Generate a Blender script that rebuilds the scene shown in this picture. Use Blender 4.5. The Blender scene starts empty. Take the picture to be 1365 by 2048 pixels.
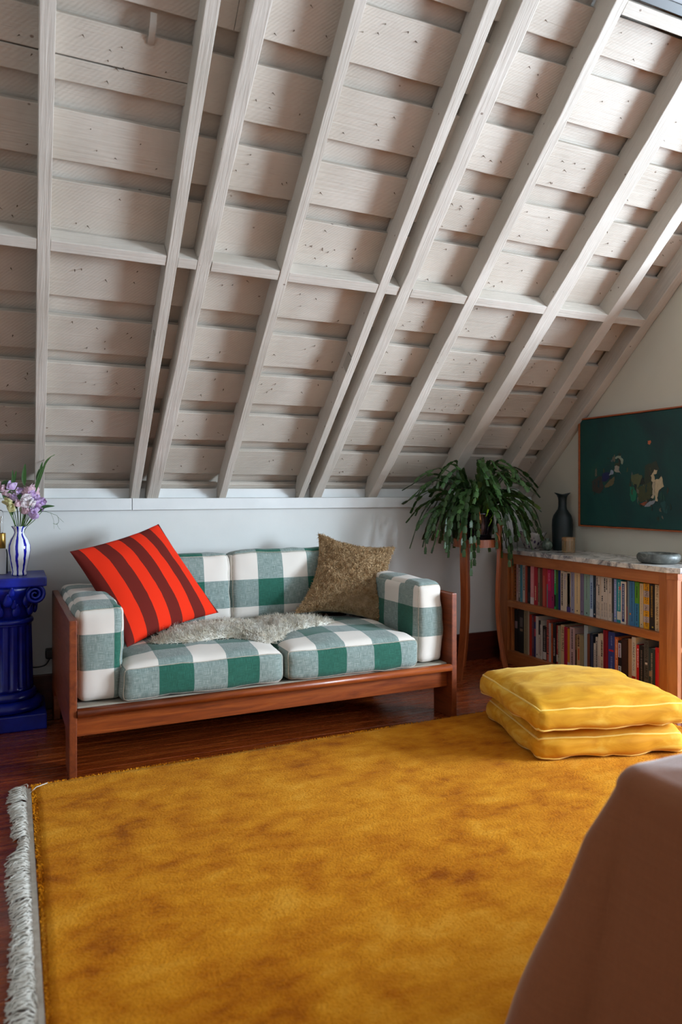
import bpy, bmesh, math, random
import numpy as np
from mathutils import Vector, Matrix, noise

random.seed(7); RNG = np.random.default_rng(7)
SC = bpy.context.scene
COL = SC.collection

# ------------------------------------------------------------------ camera
cam_d = bpy.data.cameras.new('camera'); cam = bpy.data.objects.new('camera', cam_d); COL.objects.link(cam)
cam.location = (0, 0, 1.15)
cam.rotation_euler = (math.pi/2, 0, -math.atan(657.5/1445))
cam_d.sensor_fit = 'HORIZONTAL'; cam_d.sensor_width = 36.0; cam_d.lens = 36.0*1445/1365
cam_d.shift_y = -40/1365; cam_d.clip_start = 0.05
cam_d.dof.use_dof = True; cam_d.dof.focus_distance = 3.7; cam_d.dof.aperture_fstop = 4.0
SC.camera = cam

# ------------------------------------------------------------------ world and daylight
world = bpy.data.worlds.new('daylight'); SC.world = world; world.use_nodes = True
bg = world.node_tree.nodes['Background']
bg.inputs[0].default_value = (0.72, 0.84, 1.0, 1); bg.inputs[1].default_value = 1.2

def area(name, loc, rot, sx, sy, watts, color):
    l = bpy.data.lights.new(name, 'AREA'); l.shape = 'RECTANGLE'; l.size = sx; l.size_y = sy
    l.energy = watts; l.color = color
    o = bpy.data.objects.new(name, l); o.location = loc; o.rotation_euler = rot; COL.objects.link(o)
    return o
# daylight entering by the big window of the gable beyond the partition (right); the left lamp is added fill, no known source
area('window_daylight', (5.47, 0.10, 1.55), (0, math.radians(90), 0), 1.4, 1.7, 570, (0.71, 0.855, 1.0))
area('added_left_fill', (-2.43, 0.9, 1.8), (0, math.radians(-90), 0), 1.5, 1.5, 9, (1.0, 0.95, 0.88))

vs = SC.view_settings
vs.view_transform = 'Standard'; vs.look = 'None'; vs.gamma = 1.0; vs.use_curve_mapping = False
vs.exposure = 0.0
cy = SC.cycles
cy.max_bounces = 6; cy.diffuse_bounces = 4; cy.glossy_bounces = 2; cy.transmission_bounces = 4; cy.transparent_max_bounces = 4
cy.adaptive_threshold = 0.08; cy.adaptive_min_samples = 16
cy.caustics_reflective = False; cy.caustics_refractive = False

# ------------------------------------------------------------------ helpers
def lin(r, g, b):
    f = lambda c: (c/255/12.92) if c/255 <= 0.04045 else ((c/255+0.055)/1.055)**2.4
    return (f(r), f(g), f(b), 1.0)

class NT:
    """small node-tree writer"""
    def __init__(s, name):
        s.m = bpy.data.materials.new(name); s.m.use_nodes = True
        s.t = s.m.node_tree; s.n = s.t.nodes; s.l = s.t.links
        s.b = s.n['Principled BSDF']
    def node(s, typ, ins=None, **kw):
        n = s.n.new(typ)
        for k, v in kw.items(): setattr(n, k, v)
        for k, v in (ins or {}).items(): s.set(n, k, v)
        return n
    def set(s, n, k, v):
        sock = n.inputs[k]
        if hasattr(v, 'is_output') or isinstance(v, bpy.types.NodeSocket): s.l.new(v, sock)
        else: sock.default_value = v
    def p(s, **kw):
        for k, v in kw.items(): s.set(s.b, k.replace('_', ' '), v)
    def coord(s, kind='Object', scale=(1, 1, 1), rot=(0, 0, 0), rnd=False):
        c = s.node('ShaderNodeTexCoord').outputs[kind]
        if rnd:
            oi = s.node('ShaderNodeObjectInfo')
            mul = s.node('ShaderNodeVectorMath', {0: (17.3, 31.7, 9.1), 3: oi.outputs['Random']}, operation='SCALE')
            c = s.node('ShaderNodeVectorMath', {0: c, 1: mul.outputs[0]}, operation='ADD').outputs[0]
        m = s.node('ShaderNodeMapping', {'Vector': c, 'Scale': scale, 'Rotation': rot})
        return m.outputs[0]
    def noise(s, vec, scale=5, detail=4, rough=0.55, dist=0.0):
        return s.node('ShaderNodeTexNoise', {'Vector': vec, 'Scale': scale, 'Detail': detail, 'Roughness': rough, 'Distortion': dist}).outputs['Fac']
    def ramp(s, fac, stops):
        r = s.node('ShaderNodeValToRGB', {'Fac': fac}); e = r.color_ramp.elements
        while len(e) < len(stops): e.new(0.5)
        for i, (p, c) in enumerate(stops): e[i].position = p; e[i].color = c
        return r.outputs['Color']
    def mix(s, fac, a, b, mode='MIX'):
        n = s.node('ShaderNodeMix', data_type='RGBA', blend_type=mode)
        s.set(n, 0, fac); s.set(n, 6, a); s.set(n, 7, b)
        return n.outputs[2]
    def math(s, op, a, b=0.0, c=None):
        n = s.node('ShaderNodeMath', operation=op)
        s.set(n, 0, a); s.set(n, 1, b)
        if c is not None: s.set(n, 2, c)
        return n.outputs[0]
    def bump(s, h, strength=0.3, dist=0.01, normal=None):
        n = s.node('ShaderNodeBump', {'Height': h, 'Strength': strength, 'Distance': dist})
        if normal is not None: s.l.new(normal, n.inputs['Normal'])
        s.l.new(n.outputs[0], s.b.inputs['Normal'])
        return n.outputs[0]

G = lambda v: (v, v, v, 1)
MAT = {}

def simple(name, col, rough=0.6, **kw):
    t = NT(name); t.p(Base_Color=col, Roughness=rough, **kw); MAT[name] = t.m; return t.m

def mat_noisy(name, c1, c2, scale=6, rough=0.6, bump=0.15, bscale=60, kind='Object', **kw):
    t = NT(name); v = t.coord(kind)
    t.p(Base_Color=t.ramp(t.noise(v, scale, 5), [(0.3, c1), (0.7, c2)]), Roughness=rough, **kw)
    t.bump(t.noise(v, bscale, 3), bump, 0.004); MAT[name] = t.m; return t.m

def mat_paint_wood(name, c1, c2, saw=True, slope=False):
    t = NT(name)
    v = t.coord('Object', rnd=True)
    vg = t.coord('Object', scale=(1.2, 26, 26), rnd=True)
    if slope:                               # rafters: grain runs up the slope
        vg = t.node('ShaderNodeMapping', {'Vector': t.coord('Object', rnd=True), 'Rotation': (-0.754, 0, 0), 'Scale': (1/26, 1/1.2, 1/26)}, vector_type='TEXTURE').outputs[0]
    grain = t.noise(vg, 3.0, 3, 0.6, 0.6)
    blot = t.noise(v, 2.2, 4)
    fine = t.noise(v, 40, 4)
    col = t.ramp(blot, [(0.3, c1), (0.72, c2)])
    col = t.mix(t.math('MULTIPLY', fine, 0.10), col, lin(120, 98, 78))
    vor = t.node('ShaderNodeTexVoronoi', {'Vector': t.coord('Object', scale=(11, 15, 15), rnd=True), 'Scale': 1.0, 'Randomness': 1.0})
    speck = t.ramp(vor.outputs['Distance'], [(0.0, G(1)), (0.055, G(1)), (0.085, G(0))])
    vrand = t.node('ShaderNodeSeparateColor', {0: vor.outputs['Color']})
    gate = t.math('GREATER_THAN', vrand.outputs[0], 0.72)
    sp = t.math('MULTIPLY', speck, gate)
    col = t.mix(t.math('MULTIPLY', sp, 0.75), col, lin(92, 66, 46))
    t.p(Base_Color=col, Roughness=0.62)
    h = t.math('MULTIPLY', grain, 0.7)
    if saw:
        w = t.node('ShaderNodeTexWave', {'Vector': t.coord('Object', rot=(0.3, 0.5, 0.7), rnd=True), 'Scale': 46.0, 'Distortion': 1.6, 'Detail': 1.0, 'Detail Scale': 0.6}, wave_type='RINGS')
        h = t.math('ADD', h, t.math('MULTIPLY', w.outputs['Fac'], 0.11))
    t.bump(h, 0.6, 0.007)
    MAT[name] = t.m; return t.m

def mat_wood(name, dark, mid, light, axis='X', scale=1.0, rough=0.35, rnd=True, coat=0.0, bump=0.12):
    t = NT(name)
    sc = {'X': (1.3, 16, 16), 'Y': (16, 1.3, 16), 'Z': (16, 16, 1.3)}[axis]
    sc = tuple(s*scale for s in sc)
    v = t.coord('Object', scale=sc, rnd=rnd)
    g1 = t.noise(v, 1.6, 7, 0.62, 1.2)
    g2 = t.noise(t.coord('Object', scale=tuple(s*5 for s in sc), rnd=rnd), 2.2, 4, 0.6)
    col = t.ramp(g1, [(0.25, dark), (0.5, mid), (0.75, light)])
    col = t.mix(t.math('MULTIPLY', g2, 0.35), col, dark)
    oi = t.node('ShaderNodeObjectInfo')
    if rnd:
        col = t.mix(t.math('MULTIPLY', oi.outputs['Random'], 0.35), col, t.mix(0.5, col, dark))
    t.p(Base_Color=col, Roughness=t.math('ADD', t.math('MULTIPLY', g2, 0.18), rough-0.08), Coat_Weight=coat, Coat_Roughness=0.12)
    t.bump(g2, bump, 0.002); MAT[name] = t.m; return t.m

mat_paint_wood('board_paint', lin(176, 166, 153), lin(202, 193, 181))
mat_paint_wood('rafter_paint', lin(180, 172, 160), lin(206, 198, 188), saw=False, slope=True)
mat_paint_wood('block_paint', lin(180, 172, 160), lin(206, 198, 188), saw=False)
mat_noisy('wall_paint', lin(196, 196, 192), lin(208, 208, 204), 1.5, 0.7, 0.05, 90)
mat_noisy('gable_paint', lin(190, 184, 168), lin(202, 196, 180), 1.5, 0.75, 0.05, 90)
mat_noisy('trim_paint', lin(198, 199, 197), lin(212, 213, 211), 3, 0.5, 0.06, 60)
mat_wood('floor_wood', lin(74, 24, 7), lin(136, 56, 17), lin(182, 94, 38), 'X', 1.0, 0.26, coat=0.35)
mat_wood('dark_trim_wood', lin(54, 18, 10), lin(74, 26, 14), lin(92, 36, 20), 'X', 1.0, 0.35)
mat_wood('teak', lin(92, 36, 12), lin(140, 64, 22), lin(172, 90, 36), 'X', 1.2, 0.36, coat=0.1)
mat_wood('teak_side', lin(84, 33, 13), lin(124, 56, 22), lin(150, 76, 34), 'Y', 1.2, 0.4, coat=0.08)
mat_wood('fir', lin(140, 78, 38), lin(174, 104, 54), lin(196, 126, 70), 'Y', 1.0, 0.42)
mat_wood('fir_post', lin(140, 78, 38), lin(174, 104, 54), lin(196, 126, 70), 'Z', 1.0, 0.42)
mat_wood('stand_wood', lin(112, 52, 22), lin(148, 76, 36), lin(172, 96, 50), 'Z', 1.4, 0.35, coat=0.2)
mat_wood('frame_wood', lin(130, 62, 30), lin(160, 84, 44), lin(180, 100, 56), 'Y', 2.0, 0.45)

# marble
t = NT('marble'); v = t.coord('Object')
n1 = t.noise(v, 3.2, 8, 0.62, 1.6)
vein = t.ramp(t.math('ABSOLUTE', t.math('SUBTRACT', n1, 0.5)), [(0.0, lin(112, 110, 116)), (0.03, lin(176, 172, 170)), (0.10, lin(222, 216, 208))])
n2 = t.noise(v, 9, 6, 0.6, 0.8)
v2 = t.ramp(t.math('ABSOLUTE', t.math('SUBTRACT', n2, 0.52)), [(0.0, lin(140, 138, 142)), (0.02, G(1)), (1.0, G(1))])
t.p(Base_Color=t.mix(0.55, vein, v2, 'MULTIPLY'), Roughness=0.2); MAT['marble'] = t.m

# checked linen: U even = green warp, V odd = green weft (one unit of UV is one check)
t = NT('checked_linen'); uv = t.node('ShaderNodeUVMap').outputs[0]
sep = t.node('ShaderNodeSeparateXYZ', {0: uv})
half = lambda s: t.math('FRACT', t.math('MULTIPLY', s, 0.5))
gu = t.math('LESS_THAN', half(sep.outputs[0]), 0.5); gv = t.math('GREATER_THAN', half(sep.outputs[1]), 0.5)
def streak(sx, sy, sc):
    return t.noise(t.node('ShaderNodeMapping', {'Vector': uv, 'Scale': (sx, sy, 1)}).outputs[0], sc, 3, 0.6)
warp = streak(120, 4, 1.0); weft = streak(4, 120, 1.0); wv = streak(110, 110, 1.0)
tot = t.math('ADD', gu, gv)
cream = t.mix(t.math('MULTIPLY', wv, 0.5), lin(222, 214, 204), lin(196, 186, 174))
midg = t.ramp(t.math('ADD', t.math('MULTIPLY', warp, 0.5), t.math('MULTIPLY', weft, 0.5)), [(0.32, lin(52, 76, 70)), (0.5, lin(120, 137, 131)), (0.68, lin(184, 190, 184))])
darkg = t.ramp(t.math('ADD', t.math('MULTIPLY', warp, 0.5), t.math('MULTIPLY', weft, 0.5)), [(0.3, lin(4, 54, 42)), (0.5, lin(10, 84, 66)), (0.74, lin(52, 122, 104))])
c = t.mix(t.math('GREATER_THAN', tot, 0.5), cream, midg)
c = t.mix(t.math('GREATER_THAN', tot, 1.5), c, darkg)
t.p(Base_Color=c, Roughness=0.85, Sheen_Weight=0.15)
t.bump(t.math('ADD', wv, t.math('MULTIPLY', warp, 0.6)), 0.35, 0.0015); MAT['checked_linen'] = t.m
simple('linen_cream', lin(206, 198, 186), 0.9); simple('deck_cloth', lin(150, 140, 124), 0.9)
mat_noisy('seam_thread', lin(150, 140, 122), lin(190, 180, 164), 80, 0.9)

# striped red pillow: stripes along U
t = NT('striped_wool'); uv = t.node('ShaderNodeUVMap').outputs[0]
sep = t.node('ShaderNodeSeparateXYZ', {0: uv})
odd = t.math('LESS_THAN', t.math('FRACT', t.math('MULTIPLY', sep.outputs[0], 0.5)), 0.5)
nz = t.noise(t.node('ShaderNodeMapping', {'Vector': uv, 'Scale': (30, 30, 1)}).outputs[0], 4, 4)
red = t.mix(t.math('MULTIPLY', nz, 0.4), lin(230, 50, 22), lin(206, 36, 14)); mar = t.mix(t.math('MULTIPLY', nz, 0.5), lin(108, 34, 27), lin(86, 22, 18))
t.p(Base_Color=t.mix(odd, red, mar), Roughness=0.95, Specular_IOR_Level=0.15)
t.bump(t.noise(t.node('ShaderNodeMapping', {'Vector': uv, 'Scale': (60, 60, 1)}).outputs[0], 6, 2), 0.25, 0.001); MAT['striped_wool'] = t.m

mat_noisy('shearling', lin(164, 126, 82), lin(206, 170, 124), 34, 0.95, 0.5, 120, Specular_IOR_Level=0.1, Sheen_Weight=0.25)
def mat_wool(name, c1, c2, scale, trans=0.5):
    t = NT(name); v = t.coord('Object'); c = t.ramp(t.noise(v, scale, 4), [(0.3, c1), (0.7, c2)])
    df = t.node('ShaderNodeBsdfDiffuse', {'Color': c}); tl = t.node('ShaderNodeBsdfTranslucent', {'Color': c})
    mx = t.node('ShaderNodeMixShader', {0: trans, 1: df.outputs[0], 2: tl.outputs[0]}); t.l.new(mx.outputs[0], t.n['Material Output'].inputs[0]); MAT[name] = t.m
mat_wool('shearling_tuft', lin(188, 150, 106), lin(230, 200, 158), 30, 0.25)
mat_wool('sheepskin', lin(238, 228, 208), lin(253, 250, 242), 20, 0.35)
# velvet of floor cushions
t = NT('velvet'); v = t.coord('Object')
pn = t.noise(t.coord('Object', scale=(1.0, 1.6, 3.0)), 5.5, 5, 0.6, 0.8)
t.p(Base_Color=t.ramp(pn, [(0.3, lin(190, 124, 12)), (0.52, lin(214, 152, 32)), (0.72, lin(230, 182, 72))]), Roughness=0.75, Specular_IOR_Level=0.2, Sheen_Weight=0.3, Sheen_Roughness=0.35, Sheen_Tint=(1, 0.8, 0.3, 1))
t.bump(t.noise(t.coord('Object', scale=(60, 60, 60)), 3, 2), 0.2, 0.001); MAT['velvet'] = t.m
simple('velvet_piping', lin(238, 196, 84), 0.6, Sheen_Weight=0.4)

# rug pile; shading of the brushed nap is put into the colour as patches
t = NT('rug_pile'); v = t.coord('Object')
big = t.noise(v, 2.6, 4, 0.62, 0.5); med = t.noise(t.coord('Object', scale=(1, 1.8, 1)), 9.0, 5, 0.62); fi = t.noise(v, 130, 3)
f = t.math('ADD', t.math('MULTIPLY', big, 0.55), t.math('MULTIPLY', med, 0.45))
c = t.ramp(f, [(0.36, lin(146, 70, 0)), (0.44, lin(188, 108, 6)), (0.55, lin(214, 138, 24)), (0.66, lin(230, 162, 50))])
c = t.mix(t.math('MULTIPLY', fi, 0.30), c, lin(150, 78, 0))
t.p(Base_Color=c, Roughness=0.95, Specular_IOR_Level=0.1, Sheen_Weight=0.12, Sheen_Roughness=0.4, Sheen_Tint=(1, 0.75, 0.2, 1))
t.bump(t.math('ADD', fi, med), 0.5, 0.01); MAT['rug_pile'] = t.m
mat_noisy('fringe_cotton', lin(196, 190, 178), lin(226, 222, 212), 40, 0.95)

# bedspread
t = NT('bedspread_linen'); v = t.coord('Object')
w1 = t.noise(t.coord('Object', scale=(260, 260, 8)), 1, 2); w2 = t.noise(t.coord('Object', scale=(10, 10, 300)), 1, 2)
ww = t.math('ADD', w1, w2)
t.p(Base_Color=t.mix(t.math('MULTIPLY', ww, 0.35), lin(142, 88, 56), lin(110, 62, 36)), Roughness=0.95, Specular_IOR_Level=0.2, Sheen_Weight=0.5, Sheen_Roughness=0.35)
t.bump(ww, 0.25, 0.002); MAT['bedspread_linen'] = t.m

t = NT('cobalt'); v = t.coord('Object')
t.p(Base_Color=t.ramp(t.noise(v, 14, 4), [(0.35, lin(5, 18, 112)), (0.7, lin(9, 34, 152))]), Roughness=0.32)
t.bump(t.noise(v, 45, 3), 0.12, 0.004); MAT['cobalt'] = t.m
# vase stripes by angle
t = NT('stripe_ceramic'); v = t.node('ShaderNodeTexCoord').outputs['Object']
s = t.node('ShaderNodeSeparateXYZ', {0: v})
ang = t.math('ARCTAN2', s.outputs[1], s.outputs[0])
wob = t.math('MULTIPLY', t.noise(v, 25, 2), 0.25)
fr = t.math('FRACT', t.math('ADD', t.math('MULTIPLY', t.math('ADD', ang, wob), 8/(2*math.pi)), 0.62))
st = t.math('LESS_THAN', t.math('ABSOLUTE', t.math('SUBTRACT', fr, 0.5)), 0.17)
t.p(Base_Color=t.mix(st, lin(226, 228, 230), lin(18, 22, 150)), Roughness=0.12); MAT['stripe_ceramic'] = t.m

mat_wool('petal_lilac', lin(202, 166, 220), lin(240, 222, 244), 60, 0.4)
mat_wool('petal_pink', lin(228, 186, 204), lin(246, 224, 228), 60, 0.4)
mat_wool('petal_white', lin(238, 226, 232), lin(250, 246, 242), 60, 0.4)
mat_wool('petal_cream', lin(226, 220, 160), lin(244, 240, 204), 60, 0.4)
mat_noisy('stem_green', lin(54, 84, 34), lin(84, 116, 52), 20, 0.5)
mat_noisy('leaf_green', lin(24, 58, 16), lin(48, 88, 26), 12, 0.4)
# cactus: tone differs from stem to stem
t = NT('cactus_green'); oi = t.node('ShaderNodeObjectInfo'); v = t.coord('Object')
c = t.ramp(t.noise(v, 30, 3), [(0.3, lin(22, 48, 17)), (0.7, lin(44, 80, 30))])
c = t.mix(t.math('MULTIPLY', oi.outputs['Random'], 0.6), c, lin(58, 86, 40))
t.p(Base_Color=c, Roughness=0.42); MAT['cactus_green'] = t.m
simple('cactus_new', lin(128, 176, 40), 0.4); simple('cactus_old', lin(168, 92, 40), 0.6)
simple('black_glaze', lin(14, 14, 22), 0.08); simple('soil', lin(40, 28, 20), 0.95)
simple('black_plastic', lin(14, 13, 13), 0.4)
simple('brass', lin(176, 138, 70), 0.28, Metallic=1.0)
simple('white_paint', lin(222, 222, 220), 0.5)
t = NT('clear_glass'); t.p(Base_Color=(1, 1, 1, 1), Roughness=0.03, Transmission_Weight=1.0, IOR=1.45); MAT['clear_glass'] = t.m
# thin window glass: clear, mirror at grazing angles
t = NT('window_glass'); tr = t.node('ShaderNodeBsdfTransparent'); gl = t.node('ShaderNodeBsdfGlossy', {'Roughness': 0.02}); fz = t.node('ShaderNodeFresnel', {'IOR': 1.45})
mx = t.node('ShaderNodeMixShader', {0: fz.outputs[0], 1: tr.outputs[0], 2: gl.outputs[0]}); t.l.new(mx.outputs[0], t.n['Material Output'].inputs[0]); MAT['window_glass'] = t.m
# speckled pressed glass bowl
t = NT('speckled_glass'); v = t.coord('Object')
vor = t.node('ShaderNodeTexVoronoi', {'Vector': t.coord('Object', scale=(1, 1, 0.55)), 'Scale': 42.0})
t.p(Base_Color=t.ramp(vor.outputs['Distance'], [(0.25, lin(70, 52, 84)), (0.42, lin(190, 178, 172)), (1.0, lin(206, 196, 186))]), Roughness=0.15, Transmission_Weight=0.25); MAT['speckled_glass'] = t.m
mat_noisy('green_glass', lin(54, 66, 56), lin(126, 136, 120), 40, 0.12)
simple('dark_teal_glass', lin(8, 25, 27), 0.5)
t = NT('amber_glass'); t.p(Base_Color=lin(222, 178, 128), Roughness=0.08, Transmission_Weight=0.7); MAT['amber_glass'] = t.m
simple('amber_wax', lin(190, 116, 44), 0.5)
t = NT('grey_stone'); v = t.coord('Object'); n1 = t.noise(v, 16, 7, 0.65, 1.5)
t.p(Base_Color=t.ramp(n1, [(0.32, lin(56, 60, 58)), (0.55, lin(92, 95, 91)), (0.7, lin(138, 138, 132))]), Roughness=0.45); MAT['grey_stone'] = t.m
t = NT('canvas_green'); v = t.coord('Object')
t.p(Base_Color=t.ramp(t.noise(v, 2.2, 6, 0.6, 0.7), [(0.32, lin(16, 48, 50)), (0.52, lin(14, 64, 60)), (0.72, lin(26, 72, 60))]), Roughness=0.6)
t.bump(t.noise(t.coord('Object', scale=(1, 6, 1)), 14, 5), 0.3, 0.002); MAT['canvas_green'] = t.m
# object-colour materials: each object carries its own colour
t = NT('own_colour_matt'); oi = t.node('ShaderNodeObjectInfo'); t.p(Base_Color=oi.outputs['Color'], Roughness=0.55); MAT['own_colour_matt'] = t.m
t = NT('own_colour_paint'); oi = t.node('ShaderNodeObjectInfo'); v = t.coord('Object')
t.p(Base_Color=t.mix(t.math('MULTIPLY', t.noise(t.coord('Object', scale=(1, 3, 1)), 40, 4), 0.55), oi.outputs['Color'], lin(30, 40, 36)), Roughness=0.55); t.bump(t.noise(v, 120, 3), 0.4, 0.002); MAT['own_colour_paint'] = t.m
simple('paper', lin(206, 196, 176), 0.9)
simple('zinc', lin(170, 164, 154), 0.45, Metallic=0.3)
simple('nail_iron', lin(96, 78, 62), 0.6)
simple('skylight_shade', lin(150, 150, 152), 0.7)

# ---- meshes
def mesh(name, verts, faces, smooth=False):
    m = bpy.data.meshes.new(name); m.from_pydata([tuple(v) for v in verts], [], faces); m.update()
    if smooth: m.polygons.foreach_set('use_smooth', [True]*len(m.polygons))
    return m
def obj(name, m, mat=None, parent=None, loc=None, rot=None):
    o = bpy.data.objects.new(name, m); COL.objects.link(o)
    if mat and len(m.materials) == 0: m.materials.append(MAT[mat])
    if parent: o.parent = parent
    if loc is not None: o.location = loc
    if rot is not None: o.rotation_euler = rot
    return o
def tag(o, label, cat, group=None):
    o['label'] = label; o['category'] = cat
    if group: o['group'] = group
    return o
def struct(o, label=None):
    o['kind'] = 'structure'
    if label: o['label'] = label
    return o
def thing(name, label, cat, loc=(0, 0, 0), rz=0.0, group=None):
    e = bpy.data.objects.new(name, None); COL.objects.link(e); e.location = loc; e.rotation_euler = (0, 0, rz); e.empty_display_size = 0.05
    return tag(e, label, cat, group)
def bm_mesh(name, bm, smooth=False):
    m = bpy.data.meshes.new(name); bm.normal_update(); bm.to_mesh(m); bm.free()
    if smooth: m.polygons.foreach_set('use_smooth', [True]*len(m.polygons))
    return m
def box_mesh(name, x0, x1, y0, y1, z0, z1, bev=0.0, seg=2):
    bm = bmesh.new(); bmesh.ops.create_cube(bm, size=1)
    for v in bm.verts: v.co = Vector(((x0+x1)/2+v.co.x*(x1-x0), (y0+y1)/2+v.co.y*(y1-y0), (z0+z1)/2+v.co.z*(z1-z0)))
    if bev > 0: bmesh.ops.bevel(bm, geom=bm.edges[:], offset=bev, segments=seg, affect='EDGES', profile=0.6)
    return bm_mesh(name, bm)
def box(name, x0, x1, y0, y1, z0, z1, mat, parent=None, bev=0.0, seg=2):
    return obj(name, box_mesh(name, x0, x1, y0, y1, z0, z1, bev, seg), mat, parent)
def boxes_mesh(name, lst):
    V, F = [], []
    for (x0, x1, y0, y1, z0, z1) in lst:
        b = len(V); V += [(x0,y0,z0),(x1,y0,z0),(x1,y1,z0),(x0,y1,z0),(x0,y0,z1),(x1,y0,z1),(x1,y1,z1),(x0,y1,z1)]
        F += [tuple(b+i for i in f) for f in ((0,3,2,1),(4,5,6,7),(0,1,5,4),(1,2,6,5),(2,3,7,6),(3,0,4,7))]
    return mesh(name, V, F)
def lathe_mesh(name, prof, n=32, rfun=None, smooth=True, caps=True):
    V, F = [], []
    for i, (r, z) in enumerate(prof):
        for k in range(n):
            a = 2*math.pi*k/n; rr = r*(rfun(a, z) if rfun else 1)
            V.append((rr*math.cos(a), rr*math.sin(a), z))
    for i in range(len(prof)-1):
        for k in range(n):
            F.append((i*n+k, i*n+(k+1) % n, (i+1)*n+(k+1) % n, (i+1)*n+k))
    if caps:
        F.append(tuple(range(n-1, -1, -1))); F.append(tuple((len(prof)-1)*n+k for k in range(n)))
    return mesh(name, V, F, smooth)
def tube_data(path, rad, n=8, closed=False):
    P = [Vector(p) for p in path]; V, F = [], []; up = Vector((0.13, 0.21, 0.97)).normalized(); prev = None
    N = len(P)
    for i, p in enumerate(P):
        a = P[(i-1) % N] if (closed or i > 0) else p; b = P[(i+1) % N] if (closed or i < N-1) else p
        d = (b-a)
        d = d.normalized() if d.length > 1e-9 else Vector((0, 0, 1))
        if prev is None:
            s = d.cross(up)
            if s.length < 1e-3: s = d.cross(Vector((1, 0, 0)))
        else: s = prev - d*prev.dot(d)
        s.normalize(); prev = s; w = d.cross(s)
        r = rad[i] if hasattr(rad, '__len__') else rad
        for k in range(n):
            t_ = 2*math.pi*k/n; V.append(p + (s*math.cos(t_)+w*math.sin(t_))*r)
    for i in range(N if closed else N-1):
        j = (i+1) % N
        for k in range(n): F.append((i*n+k, i*n+(k+1) % n, j*n+(k+1) % n, j*n+k))
    if not closed:
        F.append(tuple(range(n-1, -1, -1))); F.append(tuple((N-1)*n+k for k in range(n)))
    return V, F
def tube(name, path, rad, mat, parent=None, n=8, closed=False):
    V, F = tube_data(path, rad, n, closed); return obj(name, mesh(name, V, F, True), mat, parent)
def prism_mesh(name, pts, axis, a, b, bev=0.0):
    """polygon pts extruded along axis from a to b; pts are the other two axes in order"""
    def mk(p, t):
        if axis == 'X': return (t, p[0], p[1])
        if axis == 'Y': return (p[0], t, p[1])
        return (p[0], p[1], t)
    n = len(pts); bm = bmesh.new()
    A = [bm.verts.new(mk(p, a)) for p in pts]; B = [bm.verts.new(mk(p, b)) for p in pts]
    bm.faces.new(A); bm.faces.new(B[::-1])
    for i in range(n): bm.faces.new((A[i], B[i], B[(i+1) % n], A[(i+1) % n]))
    bmesh.ops.recalc_face_normals(bm, faces=bm.faces[:])
    if bev > 0: bmesh.ops.bevel(bm, geom=bm.edges[:], offset=bev, segments=2, affect='EDGES', profile=0.6)
    return bm_mesh(name, bm)
def curve_pts(ctrl, n=24):
    """Catmull-Rom through control points"""
    P = [Vector(c) for c in ctrl]; P = [P[0]*2-P[1]] + P + [P[-1]*2-P[-2]]; out = []
    segs = len(P)-3
    for i in range(segs):
        m = max(2, n//segs)
        for k in range(m):
            u = k/m; p0, p1, p2, p3 = P[i:i+4]
            out.append(0.5*((2*p1)+(-p0+p2)*u+(2*p0-5*p1+4*p2-p3)*u*u+(-p0+3*p1-3*p2+p3)*u**3))
    out.append(P[-2]); return out
def nz(x, y, z=0.0): return noise.noise(Vector((x, y, z)))

# ================================================================== the room
XR, YB, XL, YF, RIDGE_Y = 3.394, 4.15, -2.4, -2.15, 1.0
XE, YP = 5.5, 2.56                      # end gable beyond the painting wall; free end of the painting wall
N_ = math.hypot(1, 0.94); CE, SE = 1/N_, 0.94/N_            # slope of the roof
def RP(x, s, o=0.0): return Vector((x, YB - CE*s + SE*o, 1.115 + SE*s + CE*o))
RIDGE_S = (YB-RIDGE_Y)/CE

# floor: slab with separate boards running along the room
floor = struct(box('floor', XL-0.1, XE+0.1, YF-0.1, YB+0.4, -0.12, -0.018, 'floor_wood'), 'dark red-brown varnished wood board floor')
pw = 0.083; y = YB; row = 0
variants = {}
def plank_mesh(L):
    key = round(L, 1)
    if key not in variants: variants[key] = box_mesh('plank', -key/2, key/2, -pw/2+0.0006, pw/2-0.0006, -0.018, 0, 0.0014, 1)
    return variants[key], key
far = []
while y - pw > YF:
    yc = y-pw/2
    if yc < 0.75:
        far.append((XL, XE, yc-pw/2+0.0006, yc+pw/2-0.0006, -0.018, 0)); y -= pw; continue
    x = XL - random.choice([0, .3, .7, 1.1, 1.5])
    XQ = XE if yc < YP-.1 else XR
    while x < XQ:
        L = random.choice([1.6, 2.2, 2.8, 3.4]); x1 = x+L
        a, b = max(x, XL), min(x1-0.001, XQ)
        if b-a > 0.15:
            m, k = plank_mesh(b-a)
            o = obj('plank', m, 'floor_wood', floor, ((a+b)/2, yc, 0)); o.scale = ((b-a)/k, 1, 1)
        x = x1
    y -= pw; row += 1
fp = obj('plank', boxes_mesh('plank', far), 'floor_wood', floor); fp['kind'] = 'stuff'

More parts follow.
